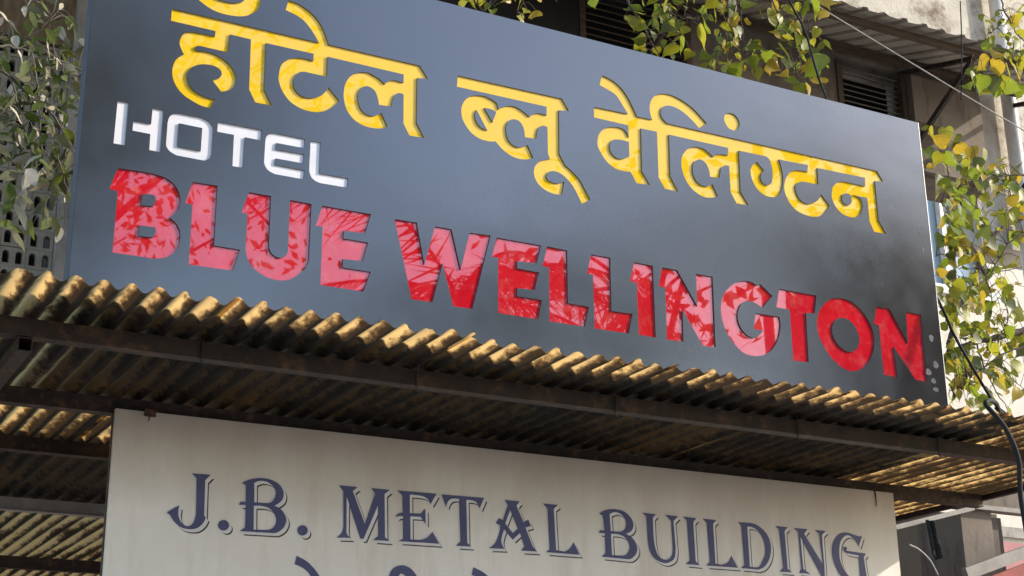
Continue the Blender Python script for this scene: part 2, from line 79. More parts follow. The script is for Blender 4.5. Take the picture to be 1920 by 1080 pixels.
# ------------------------------------------------------------------ branch layout in metres
BRANCHES = [
  {'name': 'leafy_branch', 'kind': 'heart', 'seed': 1, 'w': [5, 5, 2, 2], 'label': 'small sprig of leaves over the top edge of the sign, left of centre', 'twigs': [([(1.454, 0.55, 1.218), (1.481, 0.59, 1.158), (1.527, 0.63, 1.146)], 0.0035, 0.0015), ([(1.675, 0.55, 1.277), (1.683, 0.59, 1.221), (1.673, 0.63, 1.172)], 0.0035, 0.0015), ([(1.552, 0.55, 1.244), (1.562, 0.59, 1.179), (1.55, 0.63, 1.174)], 0.003, 0.0012)], 'leaves': [(1.725, 0.662, 1.208, 0.049), (1.704, 0.561, 1.135, 0.068), (1.702, 0.663, 1.175, 0.049), (1.471, 0.602, 1.144, 0.043), (1.5, 0.597, 1.158, 0.044), (1.376, 0.482, 1.063, 0.038), (1.606, 0.664, 1.21, 0.036), (1.52, 0.431, 1.084, 0.038), (1.47, 0.491, 1.122, 0.047), (1.71, 0.534, 1.203, 0.052), (1.644, 0.617, 1.236, 0.048), (1.745, 0.477, 1.196, 0.052)], 'scat': (22, 0.04, (0.025, 0.05))},
  {'name': 'leafy_branch', 'kind': 'heart', 'seed': 2, 'w': [5, 5, 2, 2], 'label': 'long drooping spray of heart-shaped leaves over the middle of the sign top', 'twigs': [([(2.108, 0.6, 1.419), (2.163, 0.627, 1.353), (2.258, 0.653, 1.257), (2.339, 0.68, 1.172)], 0.006, 0.002), ([(2.221, 0.6, 1.222), (2.281, 0.64, 1.19), (2.302, 0.68, 1.179)], 0.0025, 0.001), ([(2.302, 0.6, 1.347), (2.395, 0.627, 1.337), (2.518, 0.653, 1.362), (2.622, 0.68, 1.268)], 0.003, 0.001), ([(2.436, 0.6, 1.483), (2.436, 0.627, 1.376), (2.411, 0.653, 1.299), (2.433, 0.68, 1.282)], 0.003, 0.001), ([(2.704, 0.6, 1.554), (2.683, 0.64, 1.421), (2.637, 0.68, 1.283)], 0.003, 0.001)], 'leaves': [(2.265, 0.712, 1.242, 0.086), (2.336, 0.611, 1.272, 0.09), (2.339, 0.713, 1.342, 0.074), (2.215, 0.652, 1.332, 0.085), (2.2, 0.647, 1.27, 0.072), (2.436, 0.532, 1.212, 0.093), (2.475, 0.714, 1.369, 0.062), (2.297, 0.481, 1.122, 0.066), (2.285, 0.541, 1.122, 0.075), (2.325, 0.584, 1.131, 0.063), (2.536, 0.667, 1.417, 0.066), (2.462, 0.527, 1.27, 0.068), (2.326, 0.687, 1.426, 0.074), (2.067, 0.716, 1.362, 0.068), (2.351, 0.519, 1.325, 0.072), (2.476, 0.623, 1.442, 0.074), (2.232, 0.482, 1.28, 0.063), (2.362, 0.573, 1.397, 0.073), (2.141, 0.491, 1.293, 0.075), (2.352, 0.71, 1.391, 0.065), (2.524, 0.585, 1.407, 0.066), (2.496, 0.708, 1.229, 0.065), (2.4, 0.669, 1.283, 0.065), (2.626, 0.688, 1.43, 0.067)], 'scat': (50, 0.055, (0.03, 0.06))},
  {'name': 'leafy_branch', 'kind': 'heart', 'seed': 3, 'w': [4, 5, 3, 2], 'label': 'hanging leaf spray with reddish stems left of the black cable', 'twigs': [([(2.668, 0.7, 1.621), (2.693, 0.727, 1.541), (2.728, 0.753, 1.451), (2.778, 0.78, 1.31)], 0.004, 0.0015), ([(2.768, 0.7, 1.648), (2.787, 0.727, 1.566), (2.814, 0.753, 1.435), (2.839, 0.78, 1.354)], 0.0035, 0.0015), ([(2.718, 0.7, 1.288), (2.801, 0.74, 1.282), (2.876, 0.78, 1.263)], 0.002, 0.001), ([(2.632, 0.7, 1.195), (2.684, 0.74, 1.274), (2.734, 0.78, 1.341)], 0.0015, 0.001)], 'leaves': [(2.736, 0.812, 1.352, 0.073), (2.577, 0.711, 1.243, 0.062), (2.765, 0.813, 1.285, 0.072), (2.772, 0.752, 1.259, 0.072), (2.761, 0.747, 1.519, 0.096), (2.794, 0.632, 1.294, 0.076), (2.968, 0.814, 1.406, 0.07), (2.721, 0.581, 1.262, 0.061), (2.836, 0.641, 1.473, 0.086), (2.803, 0.684, 1.252, 0.063), (2.96, 0.767, 1.302, 0.069), (2.746, 0.627, 1.48, 0.085), (2.904, 0.787, 1.273, 0.059), (2.844, 0.816, 1.472, 0.06), (2.876, 0.619, 1.485, 0.082), (2.915, 0.723, 1.321, 0.064)], 'scat': (36, 0.05, (0.03, 0.058))},
  {'name': 'leafy_branch', 'kind': 'heart', 'seed': 4, 'w': [5, 5, 4, 2], 'label': 'yellowing leaf spray hanging beside the black cable over the sign top', 'twigs': [([(2.76, 0.5, 1.517), (2.807, 0.52, 1.418), (2.871, 0.54, 1.346), (2.915, 0.56, 1.209), (2.968, 0.58, 1.171)], 0.004, 0.0015), ([(2.843, 0.5, 1.539), (2.924, 0.54, 1.482), (3.017, 0.58, 1.402)], 0.003, 0.0012), ([(2.829, 0.5, 1.317), (2.896, 0.527, 1.286), (2.941, 0.553, 1.249), (2.994, 0.58, 1.152)], 0.003, 0.0012)], 'leaves': [(2.974, 0.612, 1.506, 0.101), (2.997, 0.511, 1.474, 0.095), (3.212, 0.613, 1.598, 0.071), (3.073, 0.552, 1.491, 0.078), (2.934, 0.547, 1.312, 0.085), (2.771, 0.432, 1.176, 0.095), (3.065, 0.614, 1.313, 0.064), (2.891, 0.381, 1.134, 0.082), (2.882, 0.441, 1.147, 0.074), (2.961, 0.484, 1.126, 0.088), (2.915, 0.567, 1.141, 0.08), (2.86, 0.427, 1.027, 0.065), (2.828, 0.587, 1.201, 0.066), (2.93, 0.616, 1.251, 0.072), (2.875, 0.419, 1.112, 0.065), (2.949, 0.523, 1.456, 0.09), (2.95, 0.382, 1.429, 0.076), (2.784, 0.473, 1.104, 0.06), (2.789, 0.391, 0.999, 0.059), (2.878, 0.61, 1.272, 0.063), (2.913, 0.485, 1.246, 0.066)], 'scat': (42, 0.05, (0.03, 0.058))},
  {'name': 'leafy_branch', 'kind': 'heart', 'seed': 5, 'w': [4, 5, 2, 2], 'label': 'leafy sprays in front of the sunlit wall at the top right corner', 'twigs': [([(4.525, 0.9, 2.193), (4.578, 0.927, 2.087), (4.673, 0.953, 1.99), (4.802, 0.98, 1.945)], 0.005, 0.003), ([(4.701, 0.9, 1.84), (4.606, 0.927, 1.859), (4.521, 0.953, 1.822), (4.425, 0.98, 1.711)], 0.004, 0.0015), ([(4.707, 0.9, 1.768), (4.586, 0.94, 1.758), (4.53, 0.98, 1.706)], 0.004, 0.0015), ([(4.538, 0.9, 2.048), (4.553, 0.94, 1.998), (4.535, 0.98, 1.969)], 0.002, 0.001)], 'leaves': [(4.508, 1.012, 2.055, 0.036), (4.443, 0.911, 1.931, 0.038), (4.77, 1.013, 2.164, 0.081), (4.68, 0.952, 2.044, 0.079), (4.561, 0.947, 2.004, 0.056), (4.511, 0.832, 1.829, 0.076), (4.427, 1.014, 1.726, 0.098), (4.143, 0.781, 1.529, 0.083), (4.3, 0.841, 1.675, 0.08), (4.426, 0.884, 1.767, 0.087), (4.311, 0.967, 1.608, 0.075), (4.327, 0.827, 1.564, 0.1), (4.455, 0.987, 1.629, 0.082), (4.623, 1.016, 1.729, 0.111), (4.488, 0.819, 1.653, 0.097), (4.529, 0.923, 1.838, 0.094), (4.202, 0.782, 1.521, 0.083), (4.511, 0.873, 1.611, 0.092), (4.328, 0.791, 1.631, 0.095), (4.672, 1.01, 1.854, 0.09), (4.601, 0.885, 1.766, 0.094), (4.569, 1.008, 1.664, 0.083), (4.671, 0.969, 1.661, 0.094), (4.514, 0.988, 1.894, 0.072), (4.569, 0.822, 1.901, 0.072), (4.405, 0.798, 1.638, 0.091), (4.363, 0.924, 1.705, 0.075)], 'scat': (60, 0.05, (0.028, 0.055))},
  {'name': 'tree_branch', 'kind': 'heart', 'seed': 6, 'w': [4, 6, 2.4, 2.5], 'label': 'thick forked branch with many heart-shaped leaves right of the sign', 'twigs': [([(4.663, 1.0, 0.474), (4.542, 1.02, 0.442), (4.387, 1.04, 0.393), (4.27, 1.06, 0.36), (4.118, 1.08, 0.295)], 0.02, 0.012), ([(4.765, 1.0, 1.072), (4.589, 1.011, 0.998), (4.431, 1.023, 0.899), (4.338, 1.034, 0.767), (4.274, 1.046, 0.617), (4.193, 1.057, 0.526), (4.144, 1.069, 0.421), (4.118, 1.08, 0.295)], 0.01, 0.015), ([(4.038, 1.0, 0.263), (4.026, 1.04, 0.179), (4.02, 1.08, 0.041)], 0.014, 0.012), ([(4.352, 0.95, 0.86), (4.277, 0.977, 0.962), (4.181, 1.003, 1.034), (4.042, 1.03, 1.157)], 0.005, 0.0015), ([(4.201, 0.95, 0.623), (4.383, 0.99, 0.695), (4.624, 1.03, 0.772)], 0.004, 0.002), ([(4.249, 0.95, 0.725), (4.162, 0.99, 0.763), (4.05, 1.03, 0.732)], 0.004, 0.0015), ([(4.29, 0.95, 0.355), (4.414, 0.99, 0.467), (4.44, 1.03, 0.586)], 0.004, 0.0015), ([(4.155, 0.95, 0.314), (4.241, 0.99, 0.192), (4.388, 1.03, 0.047)], 0.004, 0.002), ([(4.084, 0.95, 0.479), (4.024, 0.99, 0.462), (3.99, 1.03, 0.519)], 0.003, 0.001), ([(4.521, 0.95, 0.964), (4.522, 0.99, 1.147), (4.553, 1.03, 1.306)], 0.004, 0.0015), ([(4.29, 0.95, 0.355), (4.344, 0.99, 0.23), (4.506, 1.03, 0.16)], 0.004, 0.0015), ([(4.125, 0.95, 1.004), (4.126, 0.99, 1.206), (4.099, 1.03, 1.339)], 0.0035, 0.0012), ([(3.988, 0.95, 0.243), (4.114, 0.99, 0.201), (4.153, 1.03, 0.094)], 0.003, 0.001)], 'leaves': [(4.096, 1.062, 1.392, 0.047), (4.077, 0.961, 1.287, 0.088), (4.236, 1.063, 1.381, 0.085), (4.218, 1.002, 1.316, 0.089), (4.24, 0.997, 1.259, 0.105), (4.065, 0.882, 1.152, 0.091), (4.198, 1.064, 1.222, 0.084), (3.921, 0.831, 1.103, 0.075), (3.945, 0.891, 1.158, 0.065), (4.202, 0.934, 1.186, 0.088), (4.101, 1.017, 1.078, 0.103), (4.027, 0.877, 1.024, 0.095), (4.214, 1.037, 1.039, 0.088), (4.126, 1.066, 1.047, 0.077), (4.06, 0.869, 0.859, 0.09), (4.215, 0.973, 0.897, 0.087), (3.905, 0.832, 0.794, 0.073), (4.192, 0.923, 0.967, 0.087), (4.186, 0.841, 1.028, 0.081), (4.503, 1.06, 1.128, 0.096), (4.527, 0.935, 1.209, 0.091), (4.602, 1.058, 1.215, 0.081), (4.118, 1.019, 0.83, 0.086), (4.084, 1.038, 0.805, 0.081), (4.046, 0.872, 0.743, 0.089), (3.969, 0.848, 0.697, 0.074), (4.02, 0.974, 0.658, 0.09), (3.942, 0.87, 0.575, 0.088), (4.134, 1.006, 0.686, 0.076), (4.107, 0.928, 0.683, 0.075), (4.36, 0.957, 0.759, 0.113), (4.51, 1.055, 0.762, 0.095), (4.294, 0.955, 0.774, 0.087), (4.382, 0.856, 0.807, 0.087), (4.395, 0.868, 0.918, 0.093), (4.398, 0.961, 0.978, 0.078), (4.506, 0.956, 1.05, 0.079), (4.051, 0.983, 0.476, 0.094), (3.941, 0.926, 0.406, 0.073), (4.275, 0.986, 0.446, 0.091), (4.304, 0.925, 0.496, 0.086), (4.433, 0.98, 0.544, 0.093), (4.496, 1.014, 0.511, 0.088), (4.18, 0.873, 0.351, 0.074), (4.329, 0.92, 0.587, 0.086), (4.242, 0.951, 0.571, 0.076), (4.058, 0.995, 0.22, 0.113), (3.978, 0.891, 0.135, 0.096), (3.975, 0.963, 0.177, 0.087), (4.014, 0.98, 0.113, 0.088), (4.22, 1.045, 0.229, 0.09), (4.128, 0.917, 0.136, 0.083), (4.233, 0.983, 0.079, 0.099), (4.185, 0.876, 0.157, 0.083), (4.305, 0.949, 0.141, 0.085), (4.301, 0.874, 0.195, 0.094), (4.541, 1.05, 0.347, 0.088), (4.143, 0.934, 0.021, 0.098), (4.491, 1.029, 0.386, 0.088), (4.358, 0.93, 0.391, 0.076), (4.265, 1.047, 0.411, 0.076), (4.095, 0.927, 0.379, 0.069)], 'scat': (225, 0.062, (0.024, 0.054))},
  {'name': 'dusty_branch', 'kind': 'narrow', 'seed': 7, 'w': [4, 6, 3.2], 'label': 'dusty grey-leaved branches hanging left of the sign', 'twigs': [([(-0.082, 1.4, 0.984), (0.013, 1.42, 1.003), (0.092, 1.44, 1.012), (0.192, 1.46, 1.013), (0.307, 1.48, 0.991)], 0.006, 0.003), ([(-0.075, 1.4, 0.909), (0.024, 1.42, 0.884), (0.108, 1.44, 0.827), (0.192, 1.46, 0.789), (0.292, 1.48, 0.68)], 0.006, 0.003), ([(0.082, 1.4, 0.991), (0.113, 1.42, 0.894), (0.142, 1.44, 0.76), (0.17, 1.46, 0.605), (0.209, 1.48, 0.526)], 0.004, 0.0015), ([(0.101, 1.4, 0.808), (0.164, 1.42, 0.788), (0.221, 1.44, 0.734), (0.268, 1.46, 0.677), (0.296, 1.48, 0.638)], 0.004, 0.0015), ([(0.158, 1.4, 1.267), (0.151, 1.427, 1.19), (0.106, 1.453, 1.103), (0.02, 1.48, 1.051)], 0.002, 0.001), ([(0.071, 1.4, 1.2), (0.12, 1.427, 1.204), (0.149, 1.453, 1.169), (0.148, 1.48, 1.126)], 0.002, 0.001), ([(0.144, 1.4, 1.087), (0.188, 1.44, 1.007), (0.278, 1.48, 0.98)], 0.002, 0.001), ([(0.194, 1.4, 0.494), (0.2, 1.44, 0.468), (0.158, 1.48, 0.363)], 0.003, 0.001), ([(0.189, 1.4, 0.669), (0.245, 1.44, 0.55), (0.292, 1.48, 0.448)], 0.003, 0.001), ([(0.021, 1.4, 0.874), (0.08, 1.44, 0.725), (0.087, 1.48, 0.534)], 0.004, 0.0015), ([(0.073, 1.4, 0.707), (0.129, 1.44, 0.589), (0.127, 1.48, 0.398)], 0.003, 0.001)], 'leaves': [(0.228, 1.512, 1.206, 0.076), (0.156, 1.411, 1.084, 0.083), (0.251, 1.513, 1.168, 0.076), (0.034, 1.452, 1.045, 0.07), (-0.004, 1.447, 0.943, 0.082), (0.053, 1.332, 0.883, 0.08), (0.168, 1.514, 0.981, 0.071), (0.07, 1.281, 0.78, 0.059), (0.255, 1.341, 0.848, 0.081), (0.027, 1.384, 0.774, 0.08), (0.16, 1.467, 0.85, 0.07), (0.041, 1.327, 0.701, 0.075), (0.162, 1.487, 0.762, 0.094), (0.197, 1.516, 0.76, 0.078), (0.012, 1.319, 0.599, 0.078), (0.073, 1.423, 0.665, 0.076), (0.094, 1.282, 0.611, 0.078), (0.238, 1.373, 0.678, 0.08), (0.206, 1.291, 0.617, 0.067), (0.074, 1.51, 0.637, 0.089), (0.12, 1.385, 0.566, 0.079), (0.233, 1.508, 0.605, 0.122), (0.208, 1.469, 0.616, 0.121), (0.254, 1.488, 0.538, 0.101), (0.238, 1.322, 0.422, 0.09), (0.11, 1.298, 0.469, 0.097), (0.151, 1.424, 0.515, 0.092), (0.098, 1.32, 0.455, 0.097), (0.168, 1.456, 0.499, 0.08), (0.058, 1.378, 0.419, 0.09), (0.11, 1.407, 0.419, 0.091), (0.071, 1.505, 0.356, 0.092), (0.092, 1.405, 0.305, 0.09), (0.089, 1.306, 0.32, 0.096), (0.09, 1.318, 0.236, 0.096), (0.179, 1.411, 0.373, 0.091), (0.186, 1.406, 0.392, 0.071), (0.232, 1.433, 0.349, 0.079), (0.141, 1.376, 0.304, 0.078), (0.245, 1.436, 0.322, 0.067), (0.043, 1.375, 0.486, 0.098), (0.028, 1.43, 0.565, 0.088), (0.097, 1.464, 0.592, 0.093), (0.04, 1.323, 0.346, 0.085), (0.122, 1.37, 0.398, 0.078), (0.053, 1.401, 0.682, 0.08), (0.02, 1.445, 0.735, 0.089), (0.112, 1.341, 0.753, 0.072), (0.069, 1.413, 0.785, 0.073)], 'scat': (200, 0.085, (0.04, 0.085))},
  {'name': 'leafy_branch', 'kind': 'heart', 'seed': 8, 'w': [4, 6, 2.2, 2.5], 'label': 'dense leafy spray close behind the right end of the hotel sign', 'twigs': [([(3.945, 0.3, 0.615), (3.779, 0.327, 0.526), (3.634, 0.353, 0.352), (3.503, 0.38, 0.251)], 0.005, 0.002), ([(3.857, 0.3, 0.102), (3.673, 0.327, 0.041), (3.516, 0.353, -0.058), (3.418, 0.38, -0.158)], 0.005, 0.002), ([(3.951, 0.3, 0.83), (3.764, 0.327, 0.804), (3.545, 0.353, 0.725), (3.46, 0.38, 0.65)], 0.004, 0.0015), ([(3.577, 0.3, 0.327), (3.628, 0.34, 0.214), (3.563, 0.38, 0.084)], 0.003, 0.0012)], 'leaves': [(3.51, 0.432, 0.345, 0.04), (3.476, 0.331, 0.687, 0.043), (3.854, 0.433, 0.862, 0.051), (3.555, 0.372, 0.689, 0.067), (3.468, 0.367, -0.095, 0.057), (3.621, 0.252, 0.252, 0.059), (3.731, 0.434, 0.029, 0.052), (3.342, 0.201, -0.193, 0.059), (3.403, 0.261, 0.118, 0.063), (3.319, 0.304, -0.2, 0.039), (3.463, 0.387, -0.099, 0.06), (3.372, 0.247, 0.42, 0.05), (3.504, 0.407, 0.355, 0.051), (3.556, 0.436, 0.133, 0.068), (3.534, 0.239, 0.775, 0.059), (3.566, 0.343, 0.807, 0.037), (3.718, 0.202, 0.654, 0.064), (3.42, 0.293, 0.437, 0.051), (3.284, 0.211, 0.039, 0.06), (3.625, 0.43, 0.886, 0.051), (3.43, 0.305, 0.606, 0.047), (3.538, 0.428, 0.436, 0.043), (3.591, 0.389, 0.43, 0.056), (3.625, 0.408, 0.357, 0.051), (3.381, 0.242, 0.466, 0.068), (3.623, 0.218, 0.583, 0.04), (3.459, 0.344, 0.643, 0.039), (3.749, 0.24, 0.276, 0.046), (3.437, 0.376, 0.174, 0.036), (3.521, 0.298, 0.301, 0.038), (3.529, 0.327, 0.564, 0.039), (3.546, 0.425, -0.091, 0.053), (3.469, 0.325, 0.554, 0.055), (3.525, 0.226, 0.473, 0.062), (3.372, 0.238, 0.238, 0.064), (3.445, 0.331, 0.564, 0.053), (3.706, 0.326, 0.805, 0.067), (3.39, 0.353, -0.014, 0.048), (3.431, 0.296, 0.224, 0.067), (3.466, 0.356, 0.514, 0.047), (3.475, 0.295, 0.061, 0.065), (3.56, 0.35, 0.097, 0.059), (3.533, 0.384, 0.541, 0.065), (3.512, 0.243, 0.55, 0.06), (3.838, 0.29, 0.698, 0.069), (3.555, 0.321, 0.766, 0.065), (3.454, 0.365, 0.14, 0.044), (3.619, 0.261, -0.067, 0.041), (3.558, 0.333, 0.136, 0.051), (3.794, 0.35, -0.116, 0.066), (3.473, 0.415, 0.084, 0.047), (3.551, 0.287, 0.235, 0.036), (3.686, 0.353, 0.456, 0.041), (3.504, 0.246, 0.369, 0.06), (3.531, 0.319, 0.227, 0.041), (3.346, 0.244, 0.163, 0.035), (3.552, 0.42, -0.079, 0.051), (3.473, 0.304, 0.356, 0.039), (3.616, 0.399, 0.128, 0.061), (3.545, 0.3, 0.083, 0.039), (3.658, 0.417, 0.876, 0.044), (3.344, 0.297, 0.007, 0.035), (3.471, 0.279, 0.424, 0.066), (3.489, 0.337, 0.532, 0.049), (3.733, 0.403, 0.832, 0.038), (3.713, 0.407, 0.553, 0.05), (3.823, 0.343, 0.547, 0.052), (3.669, 0.22, 0.563, 0.043), (3.481, 0.343, 0.36, 0.039), (3.319, 0.259, -0.06, 0.061), (3.416, 0.376, -0.125, 0.047), (3.527, 0.415, 0.047, 0.067), (3.566, 0.324, -0.04, 0.046), (3.5, 0.345, -0.121, 0.039), (3.552, 0.216, -0.031, 0.046), (3.507, 0.33, 0.715, 0.052), (3.39, 0.231, 0.021, 0.034), (3.633, 0.347, 0.877, 0.07), (3.592, 0.287, 0.552, 0.044), (3.582, 0.384, 0.048, 0.044), (3.42, 0.212, 0.207, 0.057), (3.546, 0.226, 0.626, 0.052), (3.536, 0.364, 0.626, 0.069), (3.377, 0.324, 0.123, 0.067), (3.617, 0.337, 0.223, 0.056), (3.63, 0.402, 0.774, 0.045), (3.417, 0.317, 0.453, 0.042), (3.607, 0.394, 0.479, 0.055), (3.472, 0.322, 0.156, 0.055), (3.813, 0.422, 0.524, 0.049), (3.645, 0.36, -0.097, 0.064), (3.336, 0.236, 0.198, 0.061), (3.394, 0.287, -0.052, 0.044), (3.661, 0.408, 0.465, 0.071), (3.498, 0.284, 0.391, 0.046), (3.396, 0.245, -0.008, 0.049), (3.487, 0.313, -0.032, 0.059), (3.47, 0.294, 0.292, 0.062), (3.575, 0.349, 0.204, 0.064), (3.548, 0.305, 0.408, 0.051), (3.357, 0.263, 0.234, 0.052), (3.378, 0.299, 0.061, 0.044), (3.41, 0.301, 0.353, 0.041), (3.583, 0.417, 0.759, 0.063), (3.592, 0.435, 0.267, 0.06), (3.427, 0.35, 0.147, 0.067), (3.279, 0.22, -0.081, 0.042), (3.528, 0.376, -0.175, 0.048), (3.842, 0.363, 0.575, 0.069), (3.507, 0.398, -0.176, 0.054), (3.412, 0.283, -0.044, 0.053), (3.423, 0.214, 0.216, 0.039), (3.567, 0.347, 0.66, 0.057), (3.338, 0.23, 0.131, 0.04), (3.447, 0.382, 0.003, 0.061), (3.489, 0.391, 0.3, 0.057), (3.367, 0.298, 0.164, 0.057), (3.567, 0.427, 0.671, 0.048), (3.47, 0.242, 0.201, 0.064), (3.593, 0.426, 0.018, 0.036), (3.657, 0.312, -0.089, 0.036), (3.697, 0.383, 0.403, 0.071), (3.437, 0.381, 0.07, 0.038), (3.547, 0.435, 0.607, 0.053), (3.521, 0.434, -0.048, 0.045), (3.313, 0.21, 0.338, 0.055), (3.344, 0.204, 0.359, 0.052), (3.523, 0.33, 0.127, 0.043), (3.29, 0.208, 0.229, 0.061), (3.494, 0.358, 0.126, 0.046), (3.647, 0.328, -0.095, 0.046), (3.671, 0.36, 0.835, 0.051), (3.748, 0.306, 0.243, 0.052), (3.451, 0.265, 0.43, 0.054), (3.808, 0.428, 0.798, 0.059), (3.412, 0.375, -0.034, 0.048), (3.508, 0.202, 0.736, 0.043), (3.573, 0.224, -0.168, 0.064), (3.655, 0.352, 0.563, 0.04), (3.297, 0.269, -0.206, 0.035), (3.619, 0.298, 0.473, 0.062), (3.644, 0.388, 0.088, 0.048), (3.386, 0.285, 0.398, 0.042), (3.461, 0.422, -0.03, 0.067), (3.703, 0.373, 0.524, 0.049), (3.786, 0.332, 0.886, 0.053), (3.303, 0.243, -0.053, 0.038), (3.548, 0.298, 0.797, 0.062), (3.61, 0.383, -0.033, 0.069), (3.566, 0.438, 0.598, 0.068), (3.532, 0.218, 0.71, 0.042), (3.285, 0.232, -0.204, 0.045), (3.494, 0.378, 0.257, 0.049), (3.473, 0.4, 0.129, 0.045), (3.277, 0.221, 0.089, 0.034), (3.596, 0.399, 0.733, 0.05), (3.428, 0.389, -0.129, 0.034), (3.416, 0.365, 0.015, 0.064), (3.39, 0.282, 0.4, 0.045), (3.759, 0.307, 0.615, 0.039), (3.387, 0.288, 0.429, 0.04), (3.534, 0.402, -0.042, 0.051), (3.575, 0.279, 0.576, 0.062), (3.381, 0.277, 0.147, 0.055), (3.707, 0.424, 0.389, 0.059), (3.546, 0.421, 0.542, 0.042), (3.846, 0.432, 0.876, 0.045), (3.821, 0.394, 0.636, 0.069), (3.511, 0.221, 0.731, 0.064), (3.706, 0.222, 0.691, 0.057), (3.423, 0.334, 0.224, 0.058), (3.442, 0.405, -0.14, 0.068), (3.747, 0.412, 0.794, 0.057), (3.478, 0.353, 0.689, 0.062), (3.534, 0.429, 0.48, 0.065), (3.577, 0.236, 0.815, 0.058), (3.418, 0.253, 0.234, 0.039), (3.386, 0.28, 0.384, 0.038), (3.372, 0.262, 0.528, 0.046), (3.418, 0.275, 0.15, 0.056), (3.606, 0.228, 0.26, 0.054), (3.729, 0.29, 0.416, 0.043), (3.366, 0.207, 0.621, 0.038), (3.517, 0.329, 0.79, 0.036), (3.705, 0.427, 0.076, 0.067), (3.43, 0.307, -0.143, 0.047), (3.707, 0.35, 0.356, 0.038)]},
  {'name': 'dusty_branch', 'kind': 'narrow', 'seed': 17, 'w': [3, 7, 2], 'label': 'darker green branches behind the dusty ones at the far left', 'twigs': [([(0.019, 2.2, 1.441), (0.152, 2.227, 1.461), (0.29, 2.253, 1.457), (0.429, 2.28, 1.477)], 0.005, 0.002), ([(0.051, 2.2, 1.107), (0.187, 2.227, 1.076), (0.308, 2.253, 0.991), (0.413, 2.28, 0.853)], 0.005, 0.002), ([(0.149, 2.2, 1.675), (0.211, 2.24, 1.558), (0.214, 2.28, 1.376)], 0.003, 0.0012)], 'leaves': [], 'scat': (85, 0.11, (0.05, 0.1))},
]

# ------------------------------------------------------------------ what stands across the street
STREET_TREES = [
  ('street_tree', 'broad leafy tree across the street opposite the left end of the sign', (-.8, -10.2, 0), 7, (2.0, -8.9, 7.8), (2.5, 1.6, 2.4), 6200, .12, 21, 30),
  ('street_tree', 'tall leafy tree across the street opposite the middle of the sign', (7.9, -9.0, 0), 6, (7.3, -8.2, 6.4), (1.9, 1.3, 1.1), 900, .18, 22, 16),
  ('street_tree', 'large-leaved tree nearest the sign across the street', (7.9, -5.0, 0), 5, (7.1, -4.9, 5.7), (1.3, .8, .8), 480, .19, 23, 12),
]
PALMS = [((4.5, -7.0, 0), (4.4, -6.6, 5.5), 20, 2.6, 31, 'palm with drooping fronds across the street')]
HOUSES = [('street_house', 'plain ochre house across the street to the right', (15.0, -15.5, 0), (23.0, -13.2, 10.2), 'house1'),
          ('street_house', 'grey house across the street to the left', (-12, -24, 0), (4.0, -16, 6.4), 'house2')]
# ------------------------------------------------------------------ helpers
random.seed(11)
COL = scene.collection
def link(o, parent=None):
    COL.objects.link(o)
    if parent is not None: o.parent = parent
    return o
def tag(o, label=None, cat=None, group=None, kind=None):
    if label: o['label'] = label
    if cat: o['category'] = cat
    if group: o['group'] = group
    if kind: o['kind'] = kind
    return o
def empty(name, loc=(0, 0, 0)):
    o = bpy.data.objects.new(name, None); o.location = loc; o.empty_display_size = .1
    return link(o)
class MB:
    """collects simple shapes, builds one mesh object"""
    def __init__(s): s.v = []; s.f = []; s.sm = []
    def quad(s, pts, smooth=False):
        b = len(s.v); s.v += [tuple(p) for p in pts]; s.f.append(tuple(range(b, b + len(pts)))); s.sm.append(smooth)
    def box(s, a, b, ch=0.0):
        (x0, y0, z0), (x1, y1, z1) = a, b
        k = len(s.v)
        s.v += [(x0,y0,z0),(x1,y0,z0),(x1,y1,z0),(x0,y1,z0),(x0,y0,z1),(x1,y0,z1),(x1,y1,z1),(x0,y1,z1)]
        for q in ((0,3,2,1),(4,5,6,7),(0,1,5,4),(1,2,6,5),(2,3,7,6),(3,0,4,7)):
            s.f.append(tuple(k + i for i in q)); s.sm.append(False)
    def bar(s, p, q, w, h, up=(0, 0, 1)):
        p, q = Vector(p), Vector(q); d = (q - p).normalized(); u = Vector(up)
        r = d.cross(u).normalized(); u = r.cross(d).normalized()
        k = len(s.v)
        for e in (p, q):
            for a, b in ((-1,-1),(1,-1),(1,1),(-1,1)): s.v.append(tuple(e + r*(a*w/2) + u*(b*h/2)))
        for f in ((0,1,2,3),(7,6,5,4),(0,4,5,1),(1,5,6,2),(2,6,7,3),(3,7,4,0)):
            s.f.append(tuple(k + i for i in f)); s.sm.append(False)
    def tube(s, pts, r0, r1=None, n=6):
        pts = [Vector(p) for p in pts]; r1 = r0 if r1 is None else r1; k = len(s.v); m = len(pts)
        pr = Vector((.31, .77, .55))
        for i, p in enumerate(pts):
            t = (pts[min(i+1, m-1)] - pts[max(i-1, 0)]).normalized()
            a = t.cross(pr)
            a = a.normalized() if a.length > 1e-4 else t.orthogonal().normalized()
            b = t.cross(a); r = r0 + (r1 - r0)*i/max(1, m-1)
            for j in range(n):
                c = 2*math.pi*j/n; s.v.append(tuple(p + a*(r*math.cos(c)) + b*(r*math.sin(c))))
        for i in range(m-1):
            for j in range(n):
                s.f.append((k+i*n+j, k+i*n+(j+1) % n, k+(i+1)*n+(j+1) % n, k+(i+1)*n+j)); s.sm.append(True)
        s.f.append(tuple(k+j for j in reversed(range(n)))); s.sm.append(False)
        s.f.append(tuple(k+(m-1)*n+j for j in range(n))); s.sm.append(False)
    def mesh(s, name, mat):
        me = bpy.data.meshes.new(name); me.from_pydata(s.v, [], s.f); me.polygons.foreach_set('use_smooth', s.sm)
        if mat: me.materials.append(mat)
        me.update(); return me
    def build(s, name, mat, parent=None):
        o = bpy.data.objects.new(name, s.mesh(name, mat)); return link(o, parent)
